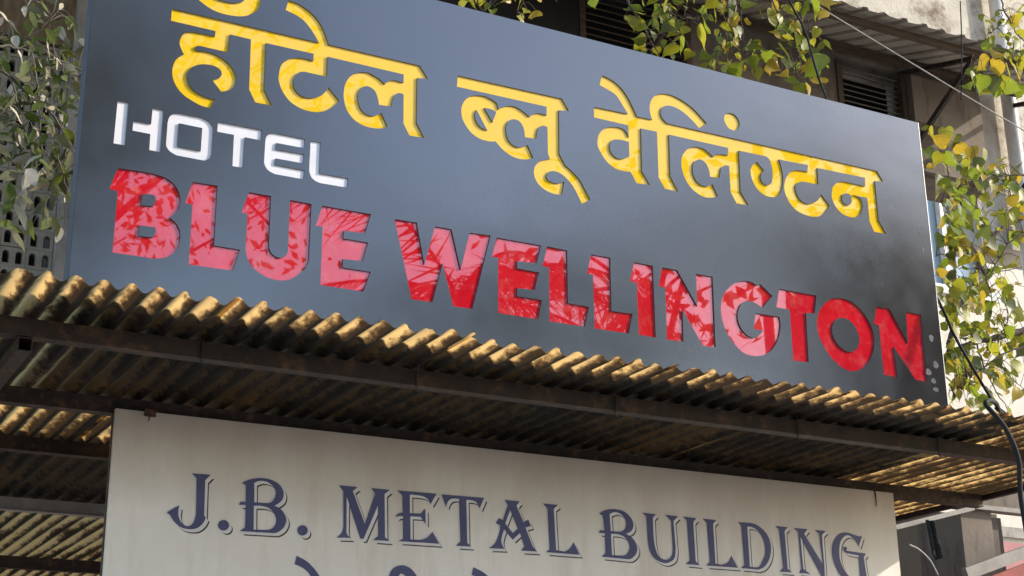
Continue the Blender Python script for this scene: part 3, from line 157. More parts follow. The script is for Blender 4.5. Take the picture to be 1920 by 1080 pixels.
def spline(pts, n=8):
    """Catmull-Rom through 3-D points"""
    P = [Vector(p) for p in pts]; P = [2*P[0]-P[1]] + P + [2*P[-1]-P[-2]]; out = []
    for i in range(1, len(P)-2):
        for k in range(n):
            t = k/n; a, b, c, d = P[i-1:i+3]
            out.append(.5*((2*b) + (c-a)*t + (2*a-5*b+4*c-d)*t*t + (3*b-a-3*c+d)*t**3))
    out.append(P[-2]); return out
def outline(s, n=5):
    """'x,z ~x,z' string (0.1 mm) -> closed polygon, ~ points are smooth"""
    pts = [(float(t.lstrip('~').split(',')[0])*1e-4, float(t.split(',')[1])*1e-4, t[0] == '~') for t in s.split()]
    m = len(pts); out = []
    for i in range(m):
        p1, p2 = pts[i], pts[(i+1) % m]
        out.append(p1[:2])
        if not (p1[2] or p2[2]): continue
        p0 = pts[i-1] if p1[2] else None; p3 = pts[(i+2) % m] if p2[2] else None
        t1 = ((p2[0]-p0[0])/2, (p2[1]-p0[1])/2) if p0 else None
        t2 = ((p3[0]-p1[0])/2, (p3[1]-p1[1])/2) if p3 else None
        ch = (p2[0]-p1[0], p2[1]-p1[1])
        if t1 is None: t1 = (1.5*ch[0]-.5*t2[0], 1.5*ch[1]-.5*t2[1])
        if t2 is None: t2 = (1.5*ch[0]-.5*t1[0], 1.5*ch[1]-.5*t1[1])
        for k in range(1, n):
            t = k/n; a, b, c, d = 2*t**3-3*t*t+1, t**3-2*t*t+t, -2*t**3+3*t*t, t**3-t*t
            out.append((a*p1[0]+b*t1[0]+c*p2[0]+d*t2[0], a*p1[1]+b*t1[1]+c*p2[1]+d*t2[1]))
    return out
def plate(name, loops, y0, y1, mat, parent=None, shift=(0, 0)):
    """filled plate with holes (even-odd) standing in the x-z plane between depths y0 (front) and y1"""
    cu = bpy.data.curves.new(name, 'CURVE'); cu.dimensions = '2D'; cu.fill_mode = 'BOTH'; cu.extrude = (y1-y0)/2
    for lp in loops:
        sp = cu.splines.new('POLY'); sp.points.add(len(lp)-1); sp.use_cyclic_u = True
        for p, (x, z) in zip(sp.points, lp): p.co = (x+shift[0], z+shift[1], 0, 1)
    tmp = bpy.data.objects.new(name, cu); COL.objects.link(tmp)
    dg = bpy.context.evaluated_depsgraph_get(); dg.update()
    me = bpy.data.meshes.new_from_object(tmp.evaluated_get(dg))
    bpy.data.objects.remove(tmp); bpy.data.curves.remove(cu)
    ym = (y0+y1)/2
    for v in me.vertices:
        x, z, d = v.co; v.co = (x, ym-d, z)
    me.materials.clear(); me.materials.append(mat)
    me.polygons.foreach_set('use_smooth', [False]*len(me.polygons)); me.update()
    return link(bpy.data.objects.new(name, me), parent)

# ------------------------------------------------------------------ materials
def nodes(name):
    m = bpy.data.materials.new(name); m.use_nodes = True; nt = m.node_tree
    return m, nt, nt.nodes['Principled BSDF'], nt.nodes['Material Output']
def N(nt, t, **k):
    n = nt.nodes.new(t)
    for a, b in k.items():
        if a in n.inputs: n.inputs[a].default_value = b
        else: setattr(n, a, b)
    return n
def noise(nt, scale, detail=5, rough=.6, vec=None, stretch=None, dist=0.0):
    tc = N(nt, 'ShaderNodeTexCoord'); mp = N(nt, 'ShaderNodeMapping')
    nt.links.new(tc.outputs['Object'], mp.inputs[0])
    if stretch: mp.inputs['Scale'].default_value = stretch
    n = N(nt, 'ShaderNodeTexNoise', Scale=scale, Detail=detail, Roughness=rough, Distortion=dist)
    nt.links.new(mp.outputs[0], n.inputs['Vector']); return n.outputs['Fac']
def ramp(nt, fac, stops):
    r = N(nt, 'ShaderNodeValToRGB'); e = r.color_ramp.elements
    while len(e) < len(stops): e.new(.5)
    for el, (p, c) in zip(e, stops): el.position = p; el.color = (*c, 1) if len(c) == 3 else c
    nt.links.new(fac, r.inputs[0]); return r.outputs[0]
def mixc(nt, fac, a, b):
    m = N(nt, 'ShaderNodeMix', data_type='RGBA')
    for s, v in ((6, a), (7, b)):
        if isinstance(v, tuple): m.inputs[s].default_value = (*v, 1)
        else: nt.links.new(v, m.inputs[s])
    nt.links.new(fac, m.inputs[0]); return m.outputs[2]
def bump(nt, bs, fac, strength, dist):
    b = N(nt, 'ShaderNodeBump', Strength=strength, Distance=dist); nt.links.new(fac, b.inputs['Height']); nt.links.new(b.outputs[0], bs.inputs['Normal'])
def surf(name, c1, c2, scale=6, rough=.8, lo=.35, hi=.65, bmp=.3, bd=.004, bs_scale=None, metal=0, stretch=None, spec=.4, extra=None):
    m, nt, bs, out = nodes(name)
    f = noise(nt, scale, 6, .65, stretch=stretch)
    c = ramp(nt, f, [(lo, c1), (hi, c2)])
    if extra:                                   # second, smaller blotches (colour, scale, lo, hi)
        ec, es, elo, ehi = extra[:4]
        g = noise(nt, es, 5, .7, stretch=extra[4] if len(extra) > 4 else None)
        c = mixc(nt, ramp(nt, g, [(elo, (0, 0, 0)), (ehi, (1, 1, 1))]), c, ec)
    nt.links.new(c, bs.inputs['Base Color'])
    bs.inputs['Roughness'].default_value = rough; bs.inputs['Metallic'].default_value = metal
    bs.inputs['Specular IOR Level'].default_value = spec
    if bmp: bump(nt, bs, noise(nt, bs_scale or scale*5, 6, .6), bmp, bd)
    return m
def acrylic(name, c1, c2, rough, ior, bmp, dust=.2):
    m, nt, bs, out = nodes(name)
    f = noise(nt, 9, 5, .6)
    c = ramp(nt, f, [(.3, c1), (.7, c2)])
    du = ramp(nt, noise(nt, 13, 7, .75), [(.5, (0, 0, 0)), (.85, (dust,)*3)])
    c = mixc(nt, du, c, (.60, .50, .45)); nt.links.new(c, bs.inputs['Base Color'])
    g = noise(nt, 30, 6, .7)
    nt.links.new(ramp(nt, g, [(.5, (rough,)*3), (.85, (rough+.02,)*3)]), bs.inputs['Roughness'])
    bs.inputs['IOR'].default_value = ior
    bump(nt, bs, noise(nt, 2.6, 1.0, .5), bmp, .02)
    return m
def thin(name, dark, light, scale, trans, tcol, lo=.35, hi=.65, rough=.6, stretch=None, spots=None, spec=.3):
    """thin sheet or leaf: reflects and lets light through"""
    m, nt, bs, out = nodes(name)
    f = noise(nt, scale, 6, .65, stretch=stretch); c = ramp(nt, f, [(lo, dark), (hi, light)])
    t = ramp(nt, f, [(lo, tuple(a*.35 for a in tcol)), (hi, tcol)])
    if spots:
        s = ramp(nt, noise(nt, spots[1], 4, .6), [(spots[2], (0, 0, 0)), (spots[3], (1, 1, 1))])
        c = mixc(nt, s, c, spots[0]); t = mixc(nt, s, t, tuple(a*.8 for a in spots[0]))
    nt.links.new(c, bs.inputs['Base Color']); bs.inputs['Roughness'].default_value = rough
    bs.inputs['Specular IOR Level'].default_value = spec
    tr = N(nt, 'ShaderNodeBsdfTranslucent'); nt.links.new(t, tr.inputs[0])
    mx = N(nt, 'ShaderNodeMixShader'); mx.inputs[0].default_value = trans
    nt.links.new(bs.outputs[0], mx.inputs[1]); nt.links.new(tr.outputs[0], mx.inputs[2]); nt.links.new(mx.outputs[0], out.inputs[0])
    return m
M = {}
def panel_mat():
    m, nt, bs, out = nodes('sign_panel_grey')
    f = noise(nt, 2.2, 4, .6); c = ramp(nt, f, [(.3, (.019, .016, .016)), (.7, (.026, .022, .021))])
    d = ramp(nt, noise(nt, 4.5, 8, .72), [(.70, (0, 0, 0)), (.92, (.25, .25, .25))])
    c = mixc(nt, d, c, (.15, .14, .125))
    # satin coated metal panel: diffuse under a clear coat whose gloss has no long tails
    df = N(nt, 'ShaderNodeBsdfDiffuse'); nt.links.new(c, df.inputs[0])
    gl = N(nt, 'ShaderNodeBsdfAnisotropic', distribution='BECKMANN'); gl.inputs['Color'].default_value = (.92, .95, 1.0, 1)
    r = ramp(nt, noise(nt, 5, 6, .7), [(.3, (.17,)*3), (.75, (.24,)*3)]); nt.links.new(r, gl.inputs['Roughness'])
    bp = N(nt, 'ShaderNodeBump', Strength=.30, Distance=.012); nt.links.new(noise(nt, 1.3, 2.5, .5, stretch=(1, 1, 1.6)), bp.inputs['Height'])
    fr = N(nt, 'ShaderNodeFresnel', IOR=2.35); mx = N(nt, 'ShaderNodeMixShader')
    for n_ in (df, gl, fr): nt.links.new(bp.outputs[0], n_.inputs['Normal'])
    nt.links.new(fr.outputs[0], mx.inputs[0]); nt.links.new(df.outputs[0], mx.inputs[1]); nt.links.new(gl.outputs[0], mx.inputs[2]); nt.links.new(mx.outputs[0], out.inputs[0])
    return m
M['panel'] = panel_mat()
M['fleck'] = surf('dried_whitewash', (.10, .10, .105), (.20, .195, .19), 60, .9, bmp=0)
M['edge'] = surf('sign_side_grey', (.03, .03, .033), (.05, .05, .05), 8, .6)
M['alu'] = surf('aluminium_trim', (.5, .5, .5), (.62, .62, .6), 20, .35, metal=.6, bmp=.1)
M['red'] = acrylic('red_acrylic', (.50, .006, .018), (.61, .010, .024), .012, 1.95, .012)
M['yellow'] = acrylic('yellow_acrylic', (.80, .50, .012), (.88, .56, .018), .012, 1.62, .012)
M['white'] = acrylic('white_acrylic', (.72, .72, .78), (.82, .80, .82), .05, 1.6, .012)
def flex_mat():
    m, nt, bs, out = nodes('flex_banner')
    f = noise(nt, 2.2, 6, .7, stretch=(1, 1, .7)); c = ramp(nt, f, [(.3, (.76, .72, .65)), (.72, (.86, .83, .775))])
    tc = N(nt, 'ShaderNodeTexCoord'); sp = N(nt, 'ShaderNodeSeparateXYZ'); nt.links.new(tc.outputs['Object'], sp.inputs[0])
    g = noise(nt, 5, 6, .7, stretch=(1, 1, .25))
    ad = N(nt, 'ShaderNodeMath', operation='MULTIPLY_ADD'); nt.links.new(g, ad.inputs[0]); ad.inputs[1].default_value = .22; nt.links.new(sp.outputs['Z'], ad.inputs[2])
    # grime washed down from the beam above: a stain with its own ragged edge
    st = ramp(nt, ad.outputs[0], [(0, (0, 0, 0)), (.5, (0, 0, 0)), (1, (1, 1, 1))])
    mr = N(nt, 'ShaderNodeMapRange'); nt.links.new(ad.outputs[0], mr.inputs[0])
    mr.inputs[1].default_value = FLEX_Z - .20; mr.inputs[2].default_value = FLEX_Z + .12; mr.inputs[3].default_value = 0; mr.inputs[4].default_value = .8
    c = mixc(nt, mr.outputs[0], c, (.36, .30, .235))
    k = ramp(nt, noise(nt, 1.7, 5, .7, stretch=(3, 1, .35)), [(.48, (0, 0, 0)), (.78, (.7, .7, .7))]); c = mixc(nt, k, c, (.52, .43, .355))
    nt.links.new(c, bs.inputs['Base Color']); bs.inputs['Roughness'].default_value = .55
    w = N(nt, 'ShaderNodeTexWave', Scale=150, Distortion=.3); w.bands_direction = 'Z'; nt.links.new(tc.outputs['Object'], w.inputs[0])
    bump(nt, bs, w.outputs['Fac'], .12, .001); return m
M['blue'] = surf('navy_print', (.058, .062, .155), (.075, .08, .185), 14, .5, bmp=.05)
M['ink_white'] = surf('white_print', (.66, .65, .64), (.74, .73, .72), 14, .5, bmp=.05)
M['ink_black'] = surf('black_print', (.022, .02, .02), (.04, .036, .034), 14, .5, bmp=.05)
def sheet_mat():
    # yellowed, grimy translucent sheet; colour also paints bright crests, shaded valleys and dappled sun
    m, nt, bs, out = nodes('weathered_corrugated_sheet')
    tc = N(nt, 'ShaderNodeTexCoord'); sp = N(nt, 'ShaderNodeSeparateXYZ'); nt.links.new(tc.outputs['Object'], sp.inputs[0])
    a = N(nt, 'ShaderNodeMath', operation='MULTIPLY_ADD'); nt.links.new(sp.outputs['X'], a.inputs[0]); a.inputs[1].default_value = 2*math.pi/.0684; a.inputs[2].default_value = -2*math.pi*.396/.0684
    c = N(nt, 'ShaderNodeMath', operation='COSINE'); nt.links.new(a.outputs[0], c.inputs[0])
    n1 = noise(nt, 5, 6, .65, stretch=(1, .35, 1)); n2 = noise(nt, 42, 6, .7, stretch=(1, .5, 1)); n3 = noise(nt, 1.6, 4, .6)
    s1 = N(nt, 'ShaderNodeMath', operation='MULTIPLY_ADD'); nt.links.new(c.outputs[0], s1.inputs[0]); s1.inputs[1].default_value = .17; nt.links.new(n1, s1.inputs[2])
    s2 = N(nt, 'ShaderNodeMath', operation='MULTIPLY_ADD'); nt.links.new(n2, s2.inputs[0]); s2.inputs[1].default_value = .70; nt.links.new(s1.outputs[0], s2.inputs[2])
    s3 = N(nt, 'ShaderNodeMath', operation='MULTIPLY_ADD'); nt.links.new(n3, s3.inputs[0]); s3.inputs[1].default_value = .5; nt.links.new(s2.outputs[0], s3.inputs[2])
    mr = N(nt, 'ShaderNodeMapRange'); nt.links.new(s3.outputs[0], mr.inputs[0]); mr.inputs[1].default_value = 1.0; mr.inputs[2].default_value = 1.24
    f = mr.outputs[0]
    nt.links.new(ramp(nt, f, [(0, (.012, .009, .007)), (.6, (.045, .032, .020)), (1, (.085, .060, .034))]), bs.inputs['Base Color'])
    t = ramp(nt, f, [(0, (.05, .030, .014)), (.45, (.24, .14, .055)), (1, (1.0, .68, .28))])
    bs.inputs['Roughness'].default_value = .5; bs.inputs['Specular IOR Level'].default_value = .35
    tr = N(nt, 'ShaderNodeBsdfTranslucent'); nt.links.new(t, tr.inputs[0]); mx = N(nt, 'ShaderNodeMixShader'); mx.inputs[0].default_value = .46
    nt.links.new(bs.outputs[0], mx.inputs[1]); nt.links.new(tr.outputs[0], mx.inputs[2]); nt.links.new(mx.outputs[0], out.inputs[0])
    bump(nt, bs, n2, .35, .003); return m
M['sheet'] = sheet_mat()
M['gi'] = surf('weathered_tin', (.36, .33, .29), (.52, .48, .43), 6, .6, metal=.05, extra=((.14, .10, .07), 12, .55, .8))
M['steel'] = surf('rusty_brown_steel', (.015, .010, .008), (.036, .023, .018), 14, .6, extra=((.12, .058, .03), 22, .52, .72))
M['steel_grey'] = surf('pale_grey_steel', (.19, .175, .165), (.27, .25, .235), 12, .5, extra=((.10, .07, .05), 20, .6, .85))
M['plaster'] = surf('stained_cream_plaster', (.46, .42, .36), (.70, .66, .59), 3.5, .9, .3, .7, .5, .01, 40, extra=((.20, .155, .12), 6, .50, .70))
M['plaster_brown'] = surf('brown_plaster', (.15, .122, .10), (.25, .21, .175), 3, .9, .3, .7, .4, .006, 40, extra=((.08, .06, .048), 5, .5, .75, (2, 2, .5)))
M['plaster_grey'] = surf('grey_weathered_plaster', (.27, .25, .23), (.44, .41, .38), 3, .9, .3, .7, .5, .008, 45, extra=((.14, .12, .105), 6, .5, .78, (2, 2, .5)))
M['plaster_dark'] = surf('sooty_brown_plaster', (.10, .083, .07), (.185, .155, .13), 3, .9, .3, .7, .4, .006, 40)
M['pale'] = surf('pale_cream_wall', (.62, .58, .51), (.74, .70, .63), 4, .85, .3, .7, .3, .004, 30, extra=((.42, .37, .31), 9, .58, .8))
M['pink'] = surf('pink_wall', (.50, .23, .24), (.58, .29, .29), 6, .8)
M['redboard'] = surf('dull_red_board', (.25, .03, .03), (.36, .05, .04), 6, .6)
M['wood'] = surf('old_brown_wood', (.06, .04, .028), (.11, .078, .055), 5, .75, stretch=(1, 1, 8))
M['louvre'] = surf('dusty_grey_louvre', (.09, .08, .07), (.16, .14, .125), 10, .7)
M['dark'] = surf('dark_room', (.010, .009, .008), (.018, .016, .014), 5, .9, bmp=0)
M['pvc'] = surf('grey_white_pipe', (.55, .55, .55), (.70, .69, .68), 10, .45)
M['cable'] = surf('black_cable', (.010, .010, .011), (.02, .02, .02), 20, .8, bmp=.05)
M['wire'] = surf('dull_grey_wire', (.30, .28, .26), (.40, .38, .35), 30, .5, bmp=.05)
M['cloth'] = surf('black_rag', (.012, .013, .013), (.03, .032, .032), 12, .9)
M['bark'] = surf('grey_brown_bark', (.075, .055, .045), (.15, .115, .095), 25, .85, bmp=.5)
M['barkpale'] = surf('dusty_pale_twig', (.10, .085, .07), (.20, .17, .14), 25, .85, bmp=.4)
M['jaali'] = surf('grey_cement_block', (.31, .265, .205), (.46, .40, .32), 6, .9, extra=((.18, .155, .13), 8, .55, .8))
M['thatch'] = surf('dry_brown_matting', (.16, .105, .06), (.30, .21, .13), 8, .9, stretch=(4, 4, 1))
M['glass'] = surf('pale_blue_glass', (.30, .42, .50), (.36, .48, .56), 3, .15, bmp=0, spec=.6)
M['asphalt'] = surf('dusty_asphalt', (.36, .33, .29), (.47, .435, .39), 2, .95, bmp=.3)
M['house1'] = surf('dull_ochre_render', (.10, .075, .06), (.14, .105, .085), 1.2, .9)
M['house2'] = surf('grey_render', (.22, .21, .20), (.30, .285, .27), 1.2, .9)
LEAVES = [thin('leaf_green', (.12, .17, .02), (.22, .27, .035), 30, .45, (.42, .55, .045), rough=.42, spots=((.20, .15, .03), 55, .56, .75), spec=.45),
          thin('leaf_yellow_green', (.24, .25, .028), (.38, .37, .045), 28, .45, (.68, .66, .055), rough=.42, spots=((.26, .15, .03), 60, .55, .75), spec=.45),
          thin('leaf_yellow', (.45, .34, .04), (.60, .45, .055), 25, .45, (.85, .62, .06), rough=.45, spots=((.28, .12, .03), 60, .5, .7), spec=.4),
          thin('leaf_olive', (.07, .09, .02), (.13, .155, .035), 30, .35, (.24, .28, .04), rough=.45, spec=.45)]
DUSTY = [thin('dusty_leaf_grey', (.085, .088, .05), (.17, .165, .105), 30, .25, (.20, .20, .07), rough=.7, spec=.2),
         thin('dusty_leaf_green', (.055, .082, .018), (.12, .15, .038), 28, .38, (.24, .30, .04), rough=.6),
         thin('dusty_leaf_pale', (.42, .38, .29), (.60, .55, .45), 30, .22, (.34, .30, .17), rough=.75, spec=.2)]

# ------------------------------------------------------------------ ground and street
g = MB(); g.quad([(-60, -60, 0), (60, -60, 0), (60, 60, 0), (-60, 60, 0)])
tag(g.build('ground', M['asphalt']), kind='structure')

# ------------------------------------------------------------------ hotel sign
Z = Z0
def up(lp): return [(x, z+Z) for x, z in lp]
sign = empty('hotel_sign', (0, 0, 0))
tag(sign, 'wide blue-grey hotel signboard with cut-out yellow, white and red letters, standing on the canopy', 'signboard')
SB, ST = -.372, .745          # lower and upper edge of the board (sign frame)
loops = [[(0, SB+Z), (3.0, SB+Z), (3.0, ST+Z), (0, ST+Z)]]
for L in (YELLOW, WHITE, RED):
    for nm, outs, holes in L:
        for s in outs + holes: loops.append(up(outline(s)))
plate('panel', loops, 0.0, .0045, M['panel'], sign)
DLAB = {'word1': 'yellow Devanagari word for hotel', 'candra': 'yellow crescent mark above the first word', 'word2': 'yellow second Devanagari word, for blue',
        'word3': 'yellow third Devanagari word, for Wellington', 'dot': 'yellow dot above the third word'}
for L, mt, col in ((YELLOW, 'yellow', ''), (WHITE, 'white', 'white'), (RED, 'red', 'red')):
    for nm, outs, holes in L:
        o = plate('letter' if L is not YELLOW else ('lettering_word' if nm.startswith('word') else 'lettering_mark'),
                  [up(outline(s)) for s in outs + holes], .0047, .0095, M[mt], sign)
        o['label'] = DLAB[nm] if L is YELLOW else '%s acrylic letter %s' % (col, nm)
b = MB(); b.box((.002, .010, SB+Z), (2.998, .075, ST+Z-.002)); b.build('box_body', M['edge'], sign)
b = MB(); b.box((3.0005, -.001, SB+Z), (3.0025, .03, ST+Z)); b.build('edge_trim', M['alu'], sign)
for i, (x, z_, rx, rz) in enumerate(((2.955, -.09, .011, .013), (2.962, -.185, .012, .014), (2.925, -.215, .013, .012), (2.945, -.245, .011, .010), (2.952, -.275, .013, .008), (2.955, .31, .006, .014), (2.96, .24, .005, .010))):
    plate('paint_fleck', [[(x+rx*math.cos(a*.63)*(1+.2*math.sin(a*2+i)), z_+Z+rz*math.sin(a*.63)) for a in range(10)]], -.0006, .0003, M['fleck'], sign)
for x in (.45, 1.5, 2.55):
    b = MB(); b.bar((x, .09, SB+Z-.02), (x, .09, ST+Z-.05), .03, .03); b.bar((x, .09, .5+Z), (x, .65, -.355+Z), .025, .025); b.build('support_post', M['steel'], sign)

# ------------------------------------------------------------------ corrugated canopy
can = empty('corrugated_canopy', (0, 0, 0))
tag(can, 'low canopy of translucent brown corrugated sheets on dark steel beams under the hotel sign', 'canopy')
PIT, AMP, ZS, X0 = .0684, .0100, -.385+Z, .396
def sheet(xa, nc, ya, yb, dz, skew, seed):
    r = random.Random(seed); mb = MB(); ns = 12; nx = int(nc*ns); ys = [ya + (yb-ya)*t for t in (0, .012, .03, .06, .12, .22, .36, .5, .65, .8, 1)]
    edge = [r.uniform(-.009, .009) for _ in range(nx//6+3)]; dent = [r.uniform(-1, 1) for _ in range(int(nc)+3)]
    for j, y in enumerate(ys):
        for i in range(nx+1):
            x = xa + PIT*i/ns; e = edge[i//6]*(1-(i % 6)/6)+edge[i//6+1]*((i % 6)/6)
            w = max(0, 1-j/5); k = int((x-xa)/PIT+.5)
            z = AMP*math.cos(2*math.pi*(x-X0)/PIT)*(1+.18*dent[k]*w) + dz + .0025*math.sin(2.1*y+seed) + dent[k]*.0022*w
            mb.v.append((x + skew*(y-ya) + dent[k]*.003*w, y + (e if j == 0 else 0), ZS + z))
    for j in range(len(ys)-1):
        for i in range(nx):
            a = j*(nx+1)+i; mb.f.append((a, a+1, a+nx+2, a+nx+1)); mb.sm.append(True)
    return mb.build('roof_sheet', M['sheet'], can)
k = 0
for c, (xa, nc) in enumerate([(-1.656, 10.45), (-.972, 10.45), (-.288, 10.45), (.396, 10.45), (1.08, 10.45), (1.764, 10.45), (2.448, 10.45), (3.132, 10.45), (3.816, 4.0)]):
    r = random.Random(c+5)
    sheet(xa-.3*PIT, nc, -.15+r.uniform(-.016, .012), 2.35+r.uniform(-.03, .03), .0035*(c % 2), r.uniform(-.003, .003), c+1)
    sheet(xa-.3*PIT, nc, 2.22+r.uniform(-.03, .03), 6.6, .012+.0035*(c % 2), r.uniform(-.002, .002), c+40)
def purlin(y, x0, x1, h, name='purlin', mt='steel', zt=None, t=.04):
    b = MB(); zt = ZS-AMP-.001 if zt is None else zt
    b.box((x0, y, zt-h+.004), (x1, y+.005, zt)); b.box((x0, y-.003, zt-h), (x1, y+t, zt-h+.004))
    b.box((x0, y+.006, zt-.004), (x1, y+t, zt)); return b.build(name, M[mt], can)
purlin(.170, -1.6, 4.005, .050)
purlin(.870, -1.6, 4.005, .052)
purlin(1.52, -1.6, 4.005, .050)
purlin(2.62, -1.6, 4.005, .052, mt='steel_grey')  # paler steel colour stands in for light catching this beam
purlin(4.15, -1.6, 4.005, .060)
purlin(5.5, -1.6, 4.005, .052)
def hollow(p, q, s, name, mt='steel'):
    b = MB(); p, q = Vector(p), Vector(q); t = .003
    for dx, dz, w, h in ((0, s/2-t/2, s, t), (0, -s/2+t/2, s, t), (s/2-t/2, 0, t, s-2*t), (-s/2+t/2, 0, t, s-2*t)):
        b.bar(p+Vector((dx, 0, dz)), q+Vector((dx, 0, dz)), w, h)
    return b.build(name, M[mt], can)
ZB = ZS-AMP-.001-.0525
hollow((-.062, .166, ZB-.020), (-.062, 4.8, ZB-.020), .038, 'rafter')
hollow((4.02, -.05, ZS-AMP-.013), (4.02, 4.8, ZS-AMP-.013), .022, 'rafter')
for x in (.41, 1.06, 1.75, 2.47, 3.10):
    b = MB(); b.tube(spline([(x, .166, ZB+.068), (x, .165, ZB+.02), (x, .168, ZB-.008), (x+.012, .172, ZB-.012)], 4), .0025); b.build('hook_bolt', M['steel'], can)
b = MB()                     # bent flap of tin sticking up at the right end
P = [(3.14, -.10, ZS+.0), (3.30, -.09, ZS+.004), (3.245, -.02, ZS+.055), (3.20, .0, ZS+.04)]
b.quad([P[0], P[1], P[2]]); b.quad([P[0], P[2], P[3]]); b.build('bent_flap', M['gi'], can)

q = MB(); R3 = random.Random(8); nx_, ny_ = 24, 10  # unseen opaque sheet, added to keep the canopy underside dark
for j in range(ny_):
    for i in range(nx_): q.v.append((.06+3.29*i/(nx_-1)+R3.uniform(-.01, .01), .028+.99*j/(ny_-1)+R3.uniform(-.008, .008)*(j > 0), ZS+AMP+.010+R3.uniform(0, .008)))
for j in range(ny_-1):
    for i in range(nx_-1): k = j*nx_+i; q.f.append((k, k+1, k+nx_+1, k+nx_)); q.sm.append(True)
tag(q.build('shade_sheet', M['cloth']), 'unseen dark sheet added to shade the canopy roof behind the hotel sign', 'shade_sheet')
q = MB()  # second unseen sheet, added to darken the underside farther back on the left
for j in range(ny_):
    for i in range(nx_): q.v.append((-1.5+3.4*i/(nx_-1)+R3.uniform(-.01, .01), 1.52+1.30*j/(ny_-1)+R3.uniform(-.008, .008), ZS+AMP+.014+R3.uniform(0, .008)))
for j in range(ny_-1):
    for i in range(nx_-1): k = j*nx_+i; q.f.append((k, k+1, k+nx_+1, k+nx_)); q.sm.append(True)
tag(q.build('shade_sheet', M['cloth']), 'second unseen dark sheet added to shade the left part of the canopy roof farther back', 'shade_sheet')

# ------------------------------------------------------------------ lower sign
FLEX_Z = -.44+Z
M['flex'] = flex_mat()
low = empty('shop_sign', (0, 0, 0))
tag(low, 'off-white shop board with navy lettering hanging under the canopy beam', 'signboard')
YB = .85
b = MB(); b.box((.351, YB+.001, -1.5+Z), (3.497, YB+.018, -.436+Z)); b.build('board', M['flex'], low)
b = MB(); b.box((.348, YB+.0185, -1.5+Z), (3.50, YB+.034, -.437+Z)); b.build('frame', M['wood'], low)
for nm, outs, holes in BLUE:
    lp = [up(outline(s)) for s in outs + holes]
    big = nm != 'full_stop'
    o = plate('letter' if big else 'full_stop', lp, YB-.0012, YB-.0006, M['blue'], low)
    o['label'] = 'navy %s %s with white and black drop shade' % ('letter' if big else 'full stop', nm if big else 'dot')
    plate('white_shade', lp, YB-.0005, YB+.0001, M['ink_white'], o, (.0092, -.0088))
    plate('black_shade', lp, YB+.0002, YB+.0008, M['ink_black'], o, (.0132, -.0126))
for nm, outs, holes in DEVA:
    o = plate('lettering_mark', [up(outline(s)) for s in outs], YB-.0012, YB+.0006, M['blue'], low); o['label'] = 'navy stroke of the second line'
for x, h in ((3.40, .062), (.455, .03)):
    b = MB(); b.tube(spline([(x, YB-.0015, -.437+Z), (x+.002, YB-.0016, -.437-h*.5+Z), (x+.001, YB-.0014, -.437-h+Z)], 5), .0032, .0012); b.build('rust_drip', M['steel'], low)
b = MB(); b.box((.44, YB-.012, -.452+Z), (.475, YB-.001, -.430+Z)); b.build('clip', M['steel'], low)

# ------------------------------------------------------------------ right-hand building
FY = 2.2
bld = empty('old_building', (0, 0, 0))
tag(bld, 'old plaster building behind the sign with louvred windows under a tin awning', 'building')
b = MB()                                   # wall with two window openings, in blocks butted end to end
def wallbox(x0, x1, z0, z1, y0=FY, y1=FY+.25): b.box((x0, y0, z0+Z), (x1, y1, z1+Z))
wallbox(1.15, 5.70, 2.62, 6); b.build('wall', M['plaster'], bld)
b = MB(); wallbox(1.15, 2.90, .2, 2.619); wallbox(3.60, 4.60, .2, 2.619); wallbox(5.15, 5.70, 1.78, 2.619)
wallbox(2.90, 3.60, .2, 1.55); wallbox(4.60, 5.15, 1.6, 1.7); wallbox(4.60, 5.15, 2.44, 2.619)
b.build('wall', M['plaster_brown'], bld)  # wall below the awning is a darker brown than above it
b = MB(); b.box((2.0, FY-.03, .2+Z), (2.885, FY-.002, 2.5+Z)); b.build('dark_shutter', M['dark'], bld)
b = MB(); b.box((5.125, FY-.05, 1.80+Z), (5.66, FY-.002, 2.40+Z)); b.build('pilaster', M['plaster_brown'], bld)
b = MB(); b.box((5.14, FY-.06, 1.79+Z), (5.30, FY-.052, 2.1+Z)); b.build('timber_strip', M['wood'], bld)
b = MB(); b.box((5.701, FY+.10, 1.50+Z), (8.4, FY+.35, 6+Z)); b.build('side_wall', M['plaster'], bld)
for (x0, x1, z0, z1, ns, mt) in ((4.62, 5.10, 1.70, 2.40, 20, 'louvre'), (2.92, 3.58, 1.55, 2.60, 26, 'wood')):
    w = empty('louvred_window'); w.parent = bld
    q = MB(); q.box((x0-.02, FY+.16, z0+Z), (x1+.02, FY+.17, z1+Z)); q.build('backing', M['dark'], w)
    for xx in (x0, x1): q = MB(); q.box((xx-.018, FY-.012, z0+Z), (xx+.018, FY+.05, z1+Z)); q.build('jamb', M['wood'], w)
    for i in range(ns):
        zz = z0 + (z1-z0)*(i+.5)/ns
        q = MB(); q.bar((x0+.019, FY+.035, zz+Z), (x1-.019, FY+.035, zz+Z), .034, .006, up=(0, -.5, 1)); q.build('slat', M[mt], w)
